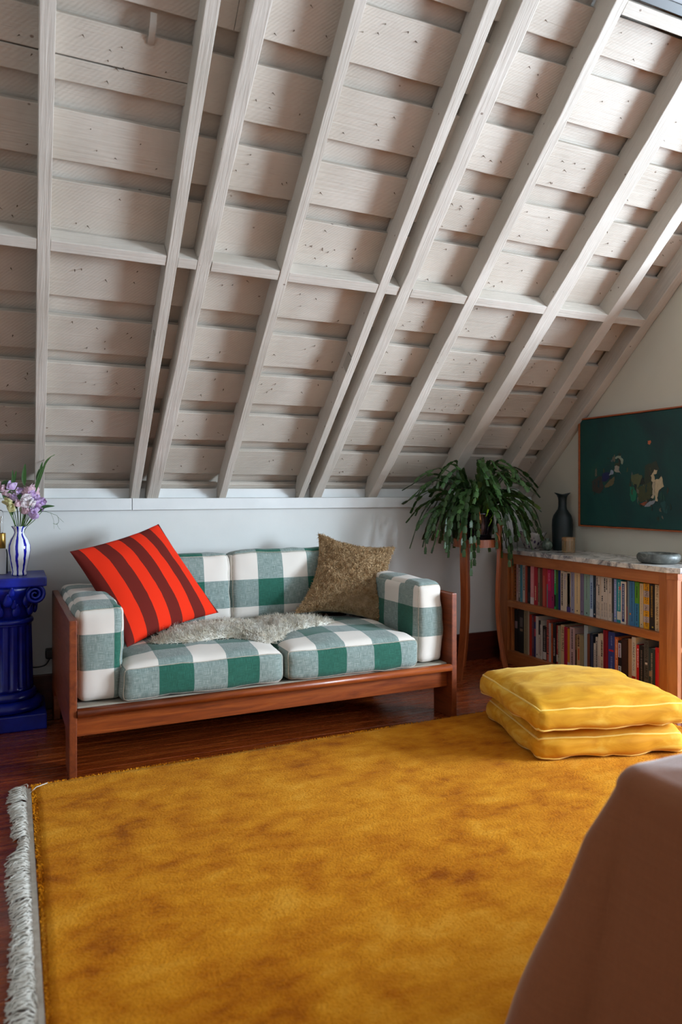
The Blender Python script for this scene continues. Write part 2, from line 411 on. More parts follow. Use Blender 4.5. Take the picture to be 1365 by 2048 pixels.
# back knee wall, its ledge and baseboard
struct(box('wall_back', XL, XR+0.1, YB, YB+0.10, 0, 1.10, 'wall_paint'), 'low white knee wall behind the sofa')
trim = bpy.data.objects.new('trim_1', None); COL.objects.link(trim); struct(trim, 'white painted ledge board along the top of the knee wall')
for a, b in ((XL, 0.603), (0.606, 3.372)):
    box('ledge_board', a, b, YB-0.022, YB+0.06, 1.05, 1.115, 'trim_paint', trim, 0.002)
struct(box('baseboard_back', XL, XR, YB-0.02, YB, 0, 0.183, 'dark_trim_wood', None, 0.004), 'dark red-brown wooden baseboard under the knee wall')
struct(box('baseboard_right', XR, XE, YP-0.02, YP, 0, 0.183, 'dark_trim_wood', None, 0.004), 'dark red-brown wooden baseboard beyond the bookcase')

# right gable wall with the window that lights the room
WY0, WY1, WZ0, WZ1 = -0.80, 1.00, 0.80, 2.30
struct(box('wall_right', XR, XR+0.12, YP, YB+0.3, 0, 3.2, 'gable_paint'), 'cream end wall with the painting')
struct(box('wall_return', XR+0.12, XE, YP, YP+0.1, 0, 3.2, 'gable_paint'), 'cream wall beyond the bookcase')
struct(obj('wall_gable', boxes_mesh('wall_gable', [
    (XE, XE+0.14, YF, WY0, 0, 4.6), (XE, XE+0.14, WY1, YP+0.1, 0, 4.6), (XE, XE+0.14, WY0, WY1, 0, WZ0), (XE, XE+0.14, WY0, WY1, WZ1, 4.6)]), 'gable_paint'), 'cream gable wall with the big window')
struct(obj('wall_left', boxes_mesh('wall_left', [
    (XL-0.14, XL, YF, 0.1, 0, 4.6), (XL-0.14, XL, 1.7, YB+0.3, 0, 4.6), (XL-0.14, XL, 0.1, 1.7, 0, 0.95), (XL-0.14, XL, 0.1, 1.7, 2.6, 4.6)]), 'wall_paint'), 'white gable wall at the other end of the room')
struct(box('wall_front', XL, XE, YF-0.1, YF, 0, 1.15, 'wall_paint'), 'low white knee wall opposite the sofa')
def window(name, x, y0, y1, z0, z1, s):
    w = bpy.data.objects.new(name, None); COL.objects.link(w); struct(w, 'white painted casement window in the gable wall'); w.location = (x, (y0+y1)/2, z0)
    hy, h = (y1-y0)/2, z1-z0
    for nm, b in (('jamb', (-.03, .03, -hy, -hy+.05, 0, h)), ('jamb', (-.03, .03, hy-.05, hy, 0, h)), ('head', (-.03, .03, -hy+.05, hy-.05, h-.05, h)), ('sill', (-.06, .06, -hy+.05, hy-.05, 0, .04)),
                  ('mullion', (-.02, .02, -.025, .025, .04, h-.05)), ('muntin', (-.015, .015, -hy+.05, -.025, h/2-.012, h/2+.012)), ('muntin', (-.015, .015, .025, hy-.05, h/2-.012, h/2+.012))):
        box(nm, *b, 'trim_paint', w, 0.003)
    for (a, b) in ((-hy+.05, -.025), (.025, hy-.05)):
        for (c, d) in ((.04, h/2-.012), (h/2+.012, h-.05)): box('pane', -.002, .002, a, b, c, d, 'window_glass', w)
window('window_1', XE+0.09, WY0, WY1, WZ0, WZ1, 1)
window('added_fill_window', XL-0.09, 0.1, 1.7, 0.95, 2.6, -1)  # unseen window, added to go with the left fill lamp

# roof: outer skin, second layer, sheathing boards, rafters, blocking
def slab(name, x0, x1, s0, s1, o0, o1, mat, parent=None, bev=0.0, jit=None):
    pts = [(x0,s0,o0),(x1,s0,o0),(x1,s1,o0),(x0,s1,o0),(x0,s0,o1),(x1,s0,o1),(x1,s1,o1),(x0,s1,o1)]
    bm = bmesh.new(); V = [bm.verts.new(RP(*p)) for p in pts]
    for f in ((0,3,2,1),(4,5,6,7),(0,1,5,4),(1,2,6,5),(2,3,7,6),(3,0,4,7)): bm.faces.new([V[i] for i in f])
    bmesh.ops.recalc_face_normals(bm, faces=bm.faces[:])
    if bev: bmesh.ops.bevel(bm, geom=bm.edges[:], offset=bev, segments=2, affect='EDGES', profile=0.6)
    return obj(name, bm_mesh(name, bm), mat, parent)
roof = struct(slab('ceiling', XL-0.1, XE+0.1, -0.35, RIDGE_S+0.2, 0.162, 0.20, 'board_paint'), 'sloping attic ceiling of white painted boards and rafters')
# ceiling slope on the other side of the ridge
zr = 1.115+SE*RIDGE_S
mo = mesh('ceiling_far', [(XL, RIDGE_Y-0.0, zr+0.3), (XE, RIDGE_Y, zr+0.3), (XE, YF-0.1, 1.12), (XL, YF-0.1, 1.12), (XL, RIDGE_Y, zr+0.36), (XE, RIDGE_Y, zr+0.36), (XE, YF-0.1, 1.18), (XL, YF-0.1, 1.18)],
          [(0,1,2,3),(7,6,5,4),(0,4,5,1),(1,5,6,2),(2,6,7,3),(3,7,4,0)])
struct(obj('ceiling_far', mo, 'wall_paint'), 'white ceiling slope opposite the sofa')

RAF = [  # x0, x1 at the foot, x0, x1 at s = 2.6 (bottom face), depth
    (-1.92, -1.87, -1.92, -1.87, .10), (-1.42, -1.37, -1.42, -1.37, .10), (-.90, -.85, -.90, -.85, .10), (-.40, -.355, -.40, -.355, .10),
    (.107, .152, .075, .124, .10), (.600, .645, .586, .634, .105), (.687, .752, .748, .808, .10), (1.103, 1.143, 1.092, 1.136, .105),
    (1.600, 1.636, 1.592, 1.645, .105), (1.693, 1.755, 1.725, 1.795, .10), (2.081, 2.143, 2.120, 2.172, .10), (2.590, 2.670, 2.628, 2.715, .10),
    (3.030, 3.095, 3.048, 3.120, .09), (3.318, 3.392, 3.328, 3.392, .10)]
def rx(i, s, side): r = RAF[i]; return r[side]+(r[2+side]-r[side])*s/2.6
old = {6, 9, 10, 11, 12, 13}
for i, r in enumerate(RAF):
    bm = bmesh.new(); K = 44; rings = []
    wob = 0.006 if i in old else 0.0012
    for k in range(K+1):
        s = 0.0 + (RIDGE_S+0.05)*k/K; a, b = rx(i, s, 0), rx(i, s, 1)
        j = [nz(s*2.3, i*7.1+q, 0.4)*wob + nz(s*9, i*3.7+q)*wob*0.6 for q in range(4)]
        f = 0.0
        y_cut = RP(0, s, 0)
        ring = [RP(a+j[0], s, j[1]*0.6), RP(b+j[2], s, j[3]*0.6), RP(b+j[2], s, r[4]+0.020), RP(a+j[0], s, r[4]+0.020)]
        if k == 0: ring = [RP(a, 0, 0), RP(b, 0, 0), RP(b, -0.0, .11), RP(a, -0.0, .11)]
        if k == 0:
            for q in (2, 3): ring[q] = Vector((ring[q].x, ring[q].y, 1.116))
        rings.append([bm.verts.new(v) for v in ring])
    for k in range(K):
        for q in range(4): bm.faces.new((rings[k][q], rings[k][(q+1) % 4], rings[k+1][(q+1) % 4], rings[k+1][q]))
    bm.faces.new(rings[0][::-1]); bm.faces.new(rings[-1])
    bmesh.ops.recalc_face_normals(bm, faces=bm.faces[:])
    ed = [e for e in bm.edges if all(v in sum(rings, []) for v in e.verts) and abs((e.verts[0].co-e.verts[1].co).normalized().dot(Vector((0, -CE, SE)))) > 0.8]
    bmesh.ops.bevel(bm, geom=ed, offset=0.004 if i in old else 0.002, segments=2, affect='EDGES', profile=0.6)
    obj('rafter', bm_mesh('rafter', bm), 'rafter_paint', roof)

for x in (3.86, 4.36, 4.86, 5.36): slab('rafter', x, x+.05, 2.20, RIDGE_S+.05, 0, .105, 'rafter_paint', roof, .002)
ROWS = [(-.20, .015), (.098, .295), (.364, .553), (.64, .828), (.894, 1.089), (1.193, 1.42), (1.462, 1.702), (1.775, 1.96), (2.06, 2.265), (2.355, 2.54), (2.62, 2.765)]
s = 2.84
while s < RIDGE_S-0.1: ROWS.append((s, s+.195)); s += .28
def board(x0, x1, s0, s1, o0=0.098, th=0.022, seed=0.0, wob=0.003, name='board', mat='board_paint', tap=(0, 0)):
    K = max(4, int((x1-x0)/0.06)); V, F = [], []
    for k in range(K+1):
        f = k/K; x = x0+(x1-x0)*f
        lo = s0 + nz(x*4, seed, 1.1)*wob + nz(x*17, seed)*wob*0.5; hi = s1 + tap[0]+(tap[1]-tap[0])*f + nz(x*4, seed+5, 2.1)*wob + nz(x*15, seed+9)*wob*0.6
        dz = nz(x*1.3, seed, 4.0)*0.003
        V += [RP(x, lo, o0+dz+0.0015), RP(x, lo+0.002, o0+dz), RP(x, hi-0.002, o0+dz), RP(x, hi, o0+dz+0.0015), RP(x, hi, o0+th), RP(x, lo, o0+th)]
    for k in range(K):
        for q in range(6): F.append((k*6+q, (k+1)*6+q, (k+1)*6+(q+1) % 6, k*6+(q+1) % 6))
    F.append((5, 4, 3, 2, 1, 0)); F.append(tuple(K*6+q for q in range(6)))
    return obj(name, mesh(name, V, F), mat, roof)
centers = [(a+b)/2 for a, b, *_ in RAF]
for ri, (s0, s1) in enumerate(ROWS):
    cuts = sorted(random.sample([c for c in centers if -0.6 < c < 3.2], 3))
    XQ = XE if s0 > 2.2 else XR
    xs = [XL] + cuts + [XQ]
    for k in range(len(xs)-1):
        a, b = xs[k]+0.001, xs[k+1]-0.001; j0, j1 = random.uniform(-.006, .006), random.uniform(-.006, .006)
        if ri == 8 and a < 0.3 < b:       # the split board: two halves with an open crack that closes to one end
            b1 = 0.62; board(a, b1, s0+j0, 2.1395, seed=ri*3+.5, tap=(-0.012, -0.0005)); board(a, b1, 2.142, s1+j1, seed=ri*3+.9, wob=0.0015)
            board(b1+.001, b, s0+j0, s1+j1, seed=ri*3+.2); continue
        if ri >= 11 and a < 2.35 < b and s0 < 3.9:
            if 2.12-a > .05: board(a, 2.12, s0+j0, s1+j1, seed=ri*3.1+k*1.7)
            if b-2.66 > .05: board(2.66, b, s0+j0, s1+j1, seed=ri*3.1+k*1.7+9)
            continue
        board(a, b, s0+j0, s1+j1, seed=ri*3.1+k*1.7)
    if ri+1 < len(ROWS):                  # the board of the second layer seen in the gap
        n0, n1 = s1-0.03, ROWS[ri+1][0]+0.03
        for k, (a, b) in enumerate(((XL, .13), (.131, 1.74), (1.741, XE if n0 > 2.2 else XR))):
            if ri >= 10 and n0 < 3.9:
                if b > 2.3:
                    board(a, 2.12, n0, n1, 0.138, .02, seed=ri*5+k+40, name='gap_board'); board(2.66, b, n0, n1, 0.138, .02, seed=ri*5+k+41, name='gap_board'); continue
            board(a, b, n0, n1, 0.138, 0.02, seed=ri*5+k+40, name='gap_board')
# blocking between the rafters
for i in range(len(RAF)-1):
    a, b = rx(i, 1.47, 1)+0.001, rx(i+1, 1.47, 0)-0.001; dj = 0.0 if i % 2 else 0.003
    slab('blocking', a, b, 1.448+dj*0.3, 1.494+dj*0.3, 0.002+dj*0.3, 0.092, 'block_paint', roof, 0.0018)
    a, b = rx(i, 0, 1)+0.001, rx(i+1, 0, 0)-0.001
    o = box('plate_block', a, b, 4.195, 4.232, 1.116, 1.17, 'trim_paint', roof, 0.0015)
    o = slab('plate_strip', a, b, -0.075, -0.05, .085, .10, 'block_paint', roof, 0.001)
# header and skylight at the upper end of one bay
slab('header', rx(10, 2.8, 1)+.001, rx(11, 2.8, 0)-.001, 2.783, 2.832, .002, .092, 'block_paint', roof, 0.0018)
sky = struct(bpy.data.objects.new('window_3', None), 'grey skylight high up between two rafters'); COL.objects.link(sky)
sk = [(2.178, 2.624, 2.84, 2.875), (2.178, 2.624, 3.80, 3.84), (2.178, 2.20, 2.875, 3.80), (2.60, 2.624, 2.875, 3.80)]
for q in sk: slab('frame', *q, .05, .11, 'black_plastic', sky, 0.002)
slab('shade', 2.2005, 2.5995, 2.8755, 3.7995, .085, .092, 'skylight_shade', sky)
# hanging metal strap and nail plates
st = [RP(.44, 2.24+.10*f, .096-.012*math.sin(f*3.1)) for f in np.linspace(0, 1, 8)]
V, F = [], []
for p in st: V += [p+Vector((-.011, 0, 0)), p+Vector((.011, 0, 0)), p+Vector((.011, -.002, -.002)), p+Vector((-.011, -.002, -.002))]
for k in range(7):
    for q in range(4): F.append((k*4+q, (k+1)*4+q, (k+1)*4+(q+1) % 4, k*4+(q+1) % 4))
F += [(3, 2, 1, 0), (28, 29, 30, 31)]
obj('metal_strap', mesh('metal_strap', V, F), 'zinc', roof)
for x, s in ((.594, 1.045), (1.594, 1.02)):
    p = slab('nail_plate', x-.0035, x-.0005, s-.045, s+.045, -.012, .05, 'zinc', roof, 0.0008)
# nail points that came through the boards
V, F = [], []
for _ in range(520):
    ri = random.randrange(1, 11); s = random.uniform(ROWS[ri][0]+.02, ROWS[ri][1]-.02); x = random.uniform(-.2, 3.3)
    if min(abs(x-c) for c in centers) < .06: continue
    p = RP(x, s, .098); t_ = p + Vector((random.uniform(-.012, .012), -.005, -.007-random.uniform(0, .007))); b = len(V)
    V += [p+Vector((-.003, 0, 0)), p+Vector((.003, 0, 0)), p+Vector((0, -.002, .003)), t_]; F += [(b, b+1, b+3), (b+1, b+2, b+3), (b+2, b, b+3)]
nl = obj('nail_tips', mesh('nail_tips', V, F), 'nail_iron', roof); nl['kind'] = 'stuff'

# ================================================================== rug
def mesh_np(name, V, Q, smooth=False, normals=None):
    m = bpy.data.meshes.new(name); V = np.asarray(V, np.float32); Q = np.asarray(Q, np.int32); k = Q.shape[1]
    m.vertices.add(len(V)); m.vertices.foreach_set('co', V.ravel())
    m.loops.add(Q.size); m.loops.foreach_set('vertex_index', Q.ravel())
    m.polygons.add(len(Q)); m.polygons.foreach_set('loop_start', np.arange(0, Q.size, k, dtype=np.int32))
    m.update(calc_edges=True)
    if normals is not None:
        m.polygons.foreach_set('use_smooth', [True]*len(m.polygons)); m.normals_split_custom_set_from_vertices(normals.tolist()); return m
    if smooth: m.polygons.foreach_set('use_smooth', [True]*len(m.polygons))
    return m
def tufts(P, Nn, length, width, lean, wav=0.0, seg=3, rng=RNG, ldir=None, solid=False):
    """tapering curved tufts; P, Nn (n,3); joined in one mesh"""
    n = len(P); L = length*(0.7+0.6*rng.random(n))[:, None]; D = rng.normal(size=(n, 3))
    if ldir is not None: D = D*0.6+np.asarray(ldir)
    D -= Nn*(D*Nn).sum(1, keepdims=True); D /= np.linalg.norm(D, axis=1, keepdims=True)+1e-9
    S = np.cross(Nn, D); S /= np.linalg.norm(S, axis=1, keepdims=True)+1e-9
    ln = lean*(0.5+rng.random(n))[:, None]; rows = []
    for k in range(seg+1):
        f = k/seg; w = width*(1-0.92*f**1.5)*(0.7+0.3*rng.random((n, 1)))
        c = P + Nn*L*(f - 0.35*ln*f*f) + D*L*ln*f*f + S*L*wav*math.sin(f*5.0)*(rng.random((n, 1))-.5)*2
        rows.append((c-S*w-D*w*.6, c+S*w-D*w*.6, c+D*w*1.1) if solid else (c-S*w, c+S*w))
    V = np.stack([r for ab in rows for r in ab], 1).reshape(-1, 3)
    if solid:
        m = 3*(seg+1); b = (np.arange(n)*m)[:, None]
        return V, np.concatenate([b+np.array([3*k+q, 3*k+(q+1) % 3, 3*k+3+(q+1) % 3, 3*k+3+q]) for k in range(seg) for q in range(3)])
    m = 2*(seg+1); b = (np.arange(n)*m)[:, None]
    Q = np.concatenate([b+np.array([2*k, 2*k+1, 2*k+3, 2*k+2]) for k in range(seg)])
    return V, Q
rug = thing('area_rug', 'large golden mustard wool rug with an ivory fringe along its end', 'rug', (1.6, 1.2, 0))
RX0, RX1 = 0.062, 2.93
def rug_y(x): return 3.022 + 0.028*(x-RX0)
NX, NY = 150, 170; ys = np.linspace(-0.75, 1.0, NY)
V = np.zeros((NY, NX, 3)); U_ = np.linspace(0, 1, NX); T_ = np.linspace(0, 1, NY)
for j in range(NY):
    x = RX0 + 0.006*math.sin(T_[j]*9) + (RX1-RX0)*U_
    y0 = -0.8; y1 = 3.022 + 0.028*(x-RX0) + 0.004*np.sin(x*7)
    e = np.minimum(np.minimum(U_*(RX1-RX0), (1-U_)*(RX1-RX0)), np.minimum((1-T_[j]), T_[j])*3.8)
    z = 0.024*np.clip(e/0.02, 0, 1)**0.5 + 0.002
    V[j, :, 0] = x-1.6; V[j, :, 1] = y0+(y1-y0)*T_[j]-1.2; V[j, :, 2] = z
idx = np.arange(NX*NY).reshape(NY, NX)
Q = np.stack([idx[:-1, :-1], idx[:-1, 1:], idx[1:, 1:], idx[1:, :-1]], -1).reshape(-1, 4)
obj('pile_ground', mesh_np('pile_ground', V.reshape(-1, 3), Q, True), 'rug_pile', rug)
n = 230000
px = RX0+0.004+(RX1-RX0-.008)*RNG.random(n); py = 0.95+RNG.random(n)*2.07*1.0
py = np.minimum(py, 9); y1 = 3.018+0.028*(px-RX0); py = 0.95+(y1-0.95)*RNG.random(n)
P = np.stack([px-1.6, py-1.2, np.full(n, 0.020)], 1); Nn = np.tile([[0.0, 0.0, 1.0]], (n, 1))
# nap leans in patches, as brushed by feet
ang = 5*np.sin(px*2.1+1.3*np.sin(py*2.7))+3*np.cos(py*3.1+px)
ld = np.stack([np.cos(ang), np.sin(ang), 0*ang], 1)*0.9
V, Q = tufts(P, Nn, 0.0075, 0.0026, 0.6, seg=2, ldir=ld)
pl = obj('pile', mesh_np('pile', V, Q), 'rug_pile', rug); pl['kind'] = 'stuff'
# fringe at the end of the rug
band = box('fringe_band', RX0-.012-1.6, RX0+.002-1.6, -0.8-1.2, 3.02-1.2, .001, .012, 'fringe_cotton', rug)
n = 1900; py = -0.2+RNG.random(n)*3.22
V, F = [], []
for i in range(n):
    y = float(py[i]); a = 0.7*nz(y*4.2, 2.2)+0.5*nz(y*23, 5.2)+random.uniform(-.45, .45); L = (.062+.016*nz(y*5, 7.7))*random.uniform(.75, 1.1)
    if abs(y-2.55) < .05: L *= .6
    p0 = Vector((RX0-.010-1.6, y-1.2, .010)); d = Vector((-math.cos(a), math.sin(a), 0)); sd = Vector((d.y, -d.x, 0)); bend = random.uniform(-.026, .026); lift = random.uniform(.002, .012)
    pts = [p0, p0+d*L*.35+sd*bend*.6+Vector((0, 0, lift)), p0+d*L*.7+sd*bend+Vector((0, 0, lift-.004)), p0+d*L-sd*bend*.2+Vector((0, 0, -.006))]
    v, f = tube_data(pts, [.0018, .0022, .0022, .0016], 4); b = len(V); V += v; F += [tuple(b+q for q in ff) for ff in f]
fr = obj('fringe', mesh('fringe', V, F, True), 'fringe_cotton', rug); fr['kind'] = 'stuff'; fr['label'] = 'ivory cotton fringe'
tube('loose_thread', [(RX0-.01-1.6, 2.955-1.2, .012), (RX0+.02-1.6, 2.965-1.2, .034), (RX0+.06-1.6, 2.985-1.2, .036)], .0016, 'fringe_cotton', rug, 5)

# ================================================================== cushions
CH = 0.148
def cushion_mesh(name, w, d, h, r, puff=(0.0, 0.0, 0.02), uv=None, n=20, wrinkle=0.004, seed=0.0, sag=0.0):
    """rounded box 0..w, 0..d, 0..h with puffed faces; uv(face, x, y, z)"""
    H = Vector((w/2, d/2, h/2)); I = Vector((H.x-r, H.y-r, H.z-r))
    par = [-1+2*k/n for k in range(n+1)]; par = [math.copysign(1-(1-abs(t_))**1.6, t_) for t_ in par]
    def mp(p):
        q = Vector((p.x*H.x, p.y*H.y, p.z*H.z)); c = Vector([max(-I[k], min(I[k], q[k])) for k in range(3)]); dd = q-c
        if dd.length > 1e-9: q = c+dd.normalized()*r if max(abs(dd.x), abs(dd.y), abs(dd.z)) > r*0.999 or True else q
        fx, fy, fz = 1-p.x**2, 1-p.y**2, 1-p.z**2
        q.x += math.copysign(puff[0]*(fy*fz)**.6, p.x)*(abs(p.x) > .5); q.y += math.copysign(puff[1]*(fx*fz)**.6, p.y)*(abs(p.y) > .5); q.z += math.copysign(puff[2]*(fx*fy)**.55, p.z)*(p.z > .5)
        if wrinkle:
            k = wrinkle*(nz(q.x*6+seed, q.y*6, q.z*6+seed)+.6*nz(q.x*15, q.y*15+seed, q.z*15))
            q += Vector((p.x*abs(p.x)**3, p.y*abs(p.y)**3, p.z*abs(p.z)**3))*k
        return q + H
    bm = bmesh.new(); lay = bm.loops.layers.uv.new('UVMap')
    faces = {'front': lambda a, b: Vector((a, -1, b)), 'back': lambda a, b: Vector((-a, 1, b)), 'left': lambda a, b: Vector((-1, -a, b)), 'right': lambda a, b: Vector((1, a, b)), 'top': lambda a, b: Vector((a, b, 1)), 'bottom': lambda a, b: Vector((a, -b, -1))}
    for fn, fun in faces.items():
        g = [[(bm.verts.new(mp(fun(a, b))), fun(a, b)) for a in par] for b in par]
        for j in range(n):
            for i in range(n):
                qd = (g[j][i], g[j][i+1], g[j+1][i+1], g[j+1][i]); f = bm.faces.new([v for v, _ in qd]); f.smooth = True
                if uv:
                    for lp, (v, p) in zip(f.loops, qd): lp[lay].uv = uv(fn, (p.x+1)*H.x, (p.y+1)*H.y, (p.z+1)*H.z)
    bmesh.ops.remove_doubles(bm, verts=bm.verts[:], dist=1e-5)
    def rim(which):
        out = []
        for k in range(4*n):
            s_, kk = divmod(k, n); t_ = par[kk]
            a, b = [(t_, -1), (1, t_), (-t_, 1), (-1, -t_)][s_]; out.append(mp(faces[which](a, b)))
        return out
    return bm_mesh(name, bm), rim
def linen_uv(U0, Vf, Vt, Us, c=CH):
    def f(fn, x, y, z):
        if fn in ('front', 'back'): return (U0+x/c, Vf+z/c)
        if fn in ('top', 'bottom'): return (U0+x/c, Vt+y/c)
        return (Us+y/c, Vf+z/c)
    return f

# ================================================================== sofa
sofa = thing('sofa', 'low two-seat sofa with a teak box frame and green and white checked cushions', 'sofa', (.206, 3.073, 0), math.radians(1.0))
SL, SD = 1.856, 1.0
prof = [(0, 0), (0, .635), (SD, .635), (SD, 0), (SD-.15, 0), (SD-.15, .12), (SD-.18, .155), (.20, .155), (.17, .12), (.17, 0)]
for u, nm in ((0, 'arm_panel'), (SL-.03, 'arm_panel')):
    obj(nm, prism_mesh(nm, prof, 'X', u, u+.03, .004), 'teak_side', sofa)
V = []; ring = []
for k in range(12):
    a = 2*math.pi*k/12; ring.append((0.014+.024*math.copysign(abs(math.cos(a))**.75, math.cos(a)), .258+.0175*math.copysign(abs(math.sin(a))**.75, math.sin(a))))
obj('front_rail', prism_mesh('front_rail', ring, 'X', .031, SL-.031), 'teak', sofa)
bpy.data.meshes['front_rail'].polygons.foreach_set('use_smooth', [len(p.vertices) == 4 for p in bpy.data.meshes['front_rail'].polygons])
box('apron', .031, SL-.031, .042, .064, .155, .250, 'teak', sofa, .002)
box('back_panel', .031, SL-.031, SD-.04, SD-.018, .155, .60, 'teak', sofa, .003)
box('seat_deck', .032, SL-.032, .040, SD-.045, .252, .277, 'deck_cloth', sofa, .006)
def sofa_cushion(name, loc, w, d, h, r, puff, uvf, rims, seed, rot=None, wr=.008):
    m, rim = cushion_mesh(name, w, d, h, r, puff, uvf, 20, wr, seed)
    o = obj(name, m, 'checked_linen', sofa, loc, rot)
    for rm in rims: tube('piping', rim(rm), .0022, 'seam_thread', o, 5, True)
    return o
zt = .145
seat_uv = lambda fn, x, y, z: ((x-.153)/CH, (z-.148)/CH) if fn == 'front' else (((x-.153)/CH, y/CH) if fn in ('top', 'bottom') else ((1.2+y/CH), (z-.148)/CH))
sofa_cushion('seat_cushion', (.205, .012, .277), .722, .70, .148, .036, (.006, .008, .040), seat_uv, ('front',), 1.0)
sofa_cushion('seat_cushion', (.935, .012, .277), .708, .70, .148, .036, (.006, .008, .040), seat_uv, ('front',), 5.0)
arm_uv = linen_uv(1.0, .07, 3.0, 1.7)
sofa_cushion('arm_cushion', (.034, .070, .277), .188, .86, .395, .036, (.012, .012, .012), arm_uv, ('front',), 9.0)
sofa_cushion('arm_cushion', (1.668, .070, .277), .154, .86, .405, .034, (.010, .010, .012), arm_uv, ('front',), 13.0)
bu = lambda U0: (lambda fn, x, y, z: (U0+x/CH, (.365-z)/CH) if fn in ('front', 'back') else ((U0+x/CH, -1+y/CH) if fn in ('top', 'bottom') else (1.3+y/CH, (.365-z)/CH)))
sofa_cushion('back_cushion', (.228, .725, .452), .662, .17, .365, .032, (.005, .018, .012), bu(6-.662/CH), ('front',), 17.0, (math.radians(-6), 0, 0))
sofa_cushion('back_cushion', (.896, .725, .452), .765, .17, .372, .032, (.005, .018, .012), bu(1.0), ('front',), 21.0, (math.radians(-6), 0, 0))

# ================================================================== pillows
def pillow(name, corners, thick, uvscale, nseg=28, pinch=.07, wr=.006, seed=0.0, expo=.5, curl=0.0):
    TL, TR, BR, BL = [Vector(c) for c in corners]; ctr = (TL+TR+BR+BL)/4
    nrm = ((TR-BL).cross(TL-BR)).normalized()
    if nrm.y > 0: nrm = -nrm
    def S(a, b, sd):
        a2 = a*(1-pinch*(1-b*b)); b2 = b*(1-pinch*(1-a*a))
        p = (BL*(1-a2)*(1-b2)+BR*(1+a2)*(1-b2)+TL*(1-a2)*(1+b2)+TR*(1+a2)*(1+b2))/4
        f = max(0, (1-a*a)*(1-b*b))**expo
        p = p + nrm*sd*(thick/2*f + wr*f**.3*(nz(a*3+seed, b*3, sd)+.5*nz(a*8, b*8+seed, sd)))
        if curl: p = p + nrm*sd*f**.25*curl*(nz(a*22, b*22, sd+seed)+.7*nz(a*48+3, b*48, sd))
        return p - ctr
    bm = bmesh.new(); lay = bm.loops.layers.uv.new('UVMap'); par = [math.sin((-1+2*k/nseg)*math.pi/2) for k in range(nseg+1)]
    for sd in (1, -1):
        g = [[bm.verts.new(S(a, b, sd)) for a in par] for b in par]
        for j in range(nseg):
            for i in range(nseg):
                ix = [(i, j), (i+1, j), (i+1, j+1), (i, j+1)]
                if sd < 0: ix = ix[::-1]
                f = bm.faces.new([g[q][p] for p, q in ix]); f.smooth = True
                for lp, (p, q) in zip(f.loops, ix): lp[lay].uv = uvscale(par[p], par[q])
    bmesh.ops.remove_doubles(bm, verts=bm.verts[:], dist=1e-5); bmesh.ops.recalc_face_normals(bm, faces=bm.faces[:])
    return bm_mesh(name, bm), ctr, S, nrm
redc = [(.25, 3.70, .864), (.717, 3.95, .978), (.986, 3.72, .517), (.473, 3.38, .446)]
m, ctr, S, nr = pillow('throw_pillow', redc, .17, lambda a, b: (.45+(a+1)*3.88, b*3), seed=3.0)
rp = obj('throw_pillow', m, 'striped_wool', None, ctr); tag(rp, 'red pillow with wide maroon stripes tilted in the sofa corner by the column', 'pillow')
furc = [(1.640, 3.93, .905), (2.105, 3.84, .815), (1.92, 3.55, .395), (1.385, 3.66, .49)]
m, ctr, S, nr = pillow('shearling_pillow', furc, .21, lambda a, b: (a, b), pinch=.21, wr=.016, seed=8.0, nseg=110, curl=.007)
fpil = thing('shearling_pillow', 'tan curly shearling pillow leaning in the sofa corner by the plant', 'pillow', ctr)
obj('cover', m, 'shearling', fpil)
n = 18000; A = RNG.uniform(-.985, .985, n); B = RNG.uniform(-.985, .985, n)
P = np.array([S(a, b, 1) for a, b in zip(A, B)]); e = .02
Pa = np.array([S(min(a+e, .99), b, 1) for a, b in zip(A, B)]); Pb = np.array([S(a, min(b+e, .99), 1) for a, b in zip(A, B)])
Nn = np.cross(Pa-P, Pb-P); Nn /= np.linalg.norm(Nn, axis=1, keepdims=True)+1e-12; Nn *= np.sign((Nn*np.array(nr)).sum(1, keepdims=True))
lump = 0.0
V, Q = tufts(P-Nn*.002+lump, Nn, .016, .0030, 1.0, .5, 3, solid=True)
fu = obj('curly_wool', mesh_np('curly_wool', V, Q, True), 'shearling_tuft', fpil); fu['kind'] = 'stuff'

# ================================================================== sheepskin over the seats
skin = thing('sheepskin', 'small cream sheepskin lying across the gap of the seat cushions', 'sheepskin', (1.08, 3.55, .46))
outl = [(.585, 3.40), (.60, 3.335), (.70, 3.30), (.80, 3.295), (.92, 3.325), (1.00, 3.30), (1.07, 3.235), (1.16, 3.26), (1.24, 3.36), (1.36, 3.39), (1.49, 3.43), (1.53, 3.50), (1.45, 3.60), (1.36, 3.70), (1.26, 3.76), (1.14, 3.70), (1.02, 3.66), (.88, 3.62), (.76, 3.60), (.66, 3.53)]
loop = curve_pts([(x, y, 0) for x, y in outl]+[(outl[0][0], outl[0][1], 0)], 240)[:-1]
cx_, cy_ = 1.08, 3.50
def seat_z(x, y):
    u, v = x-.206, y-3.073
    def cz(u0, w):
        a = (u-u0)/w*2-1; b = (v-.035)/.70*2-1
        return .277+.148+.040*(max(0, 1-a*a)*max(0, 1-b*b))**.55 if abs(a) < 1 else .43
    z = max(cz(.205, .722), cz(.935, .708)) if not (.915 < u < .95) else .44
    return z
V, F = [], []; R_ = 34; nL = len(loop); PT = []
for r in range(R_+1):
    f = r/R_
    for p in loop:
        x = cx_+(p.x-cx_)*f; y = cy_+(p.y-cy_)*f; h = seat_z(x, y)+.004+.036*(1-f**5)+(.012*nz(x*16, y*16)+.007*nz(x*45, y*45, 3)+.004*nz(x*110, y*110, 1))*(1-f**6)
        PT.append((x, y, h, f)); V.append((x-1.08, y-3.55, h-.46))
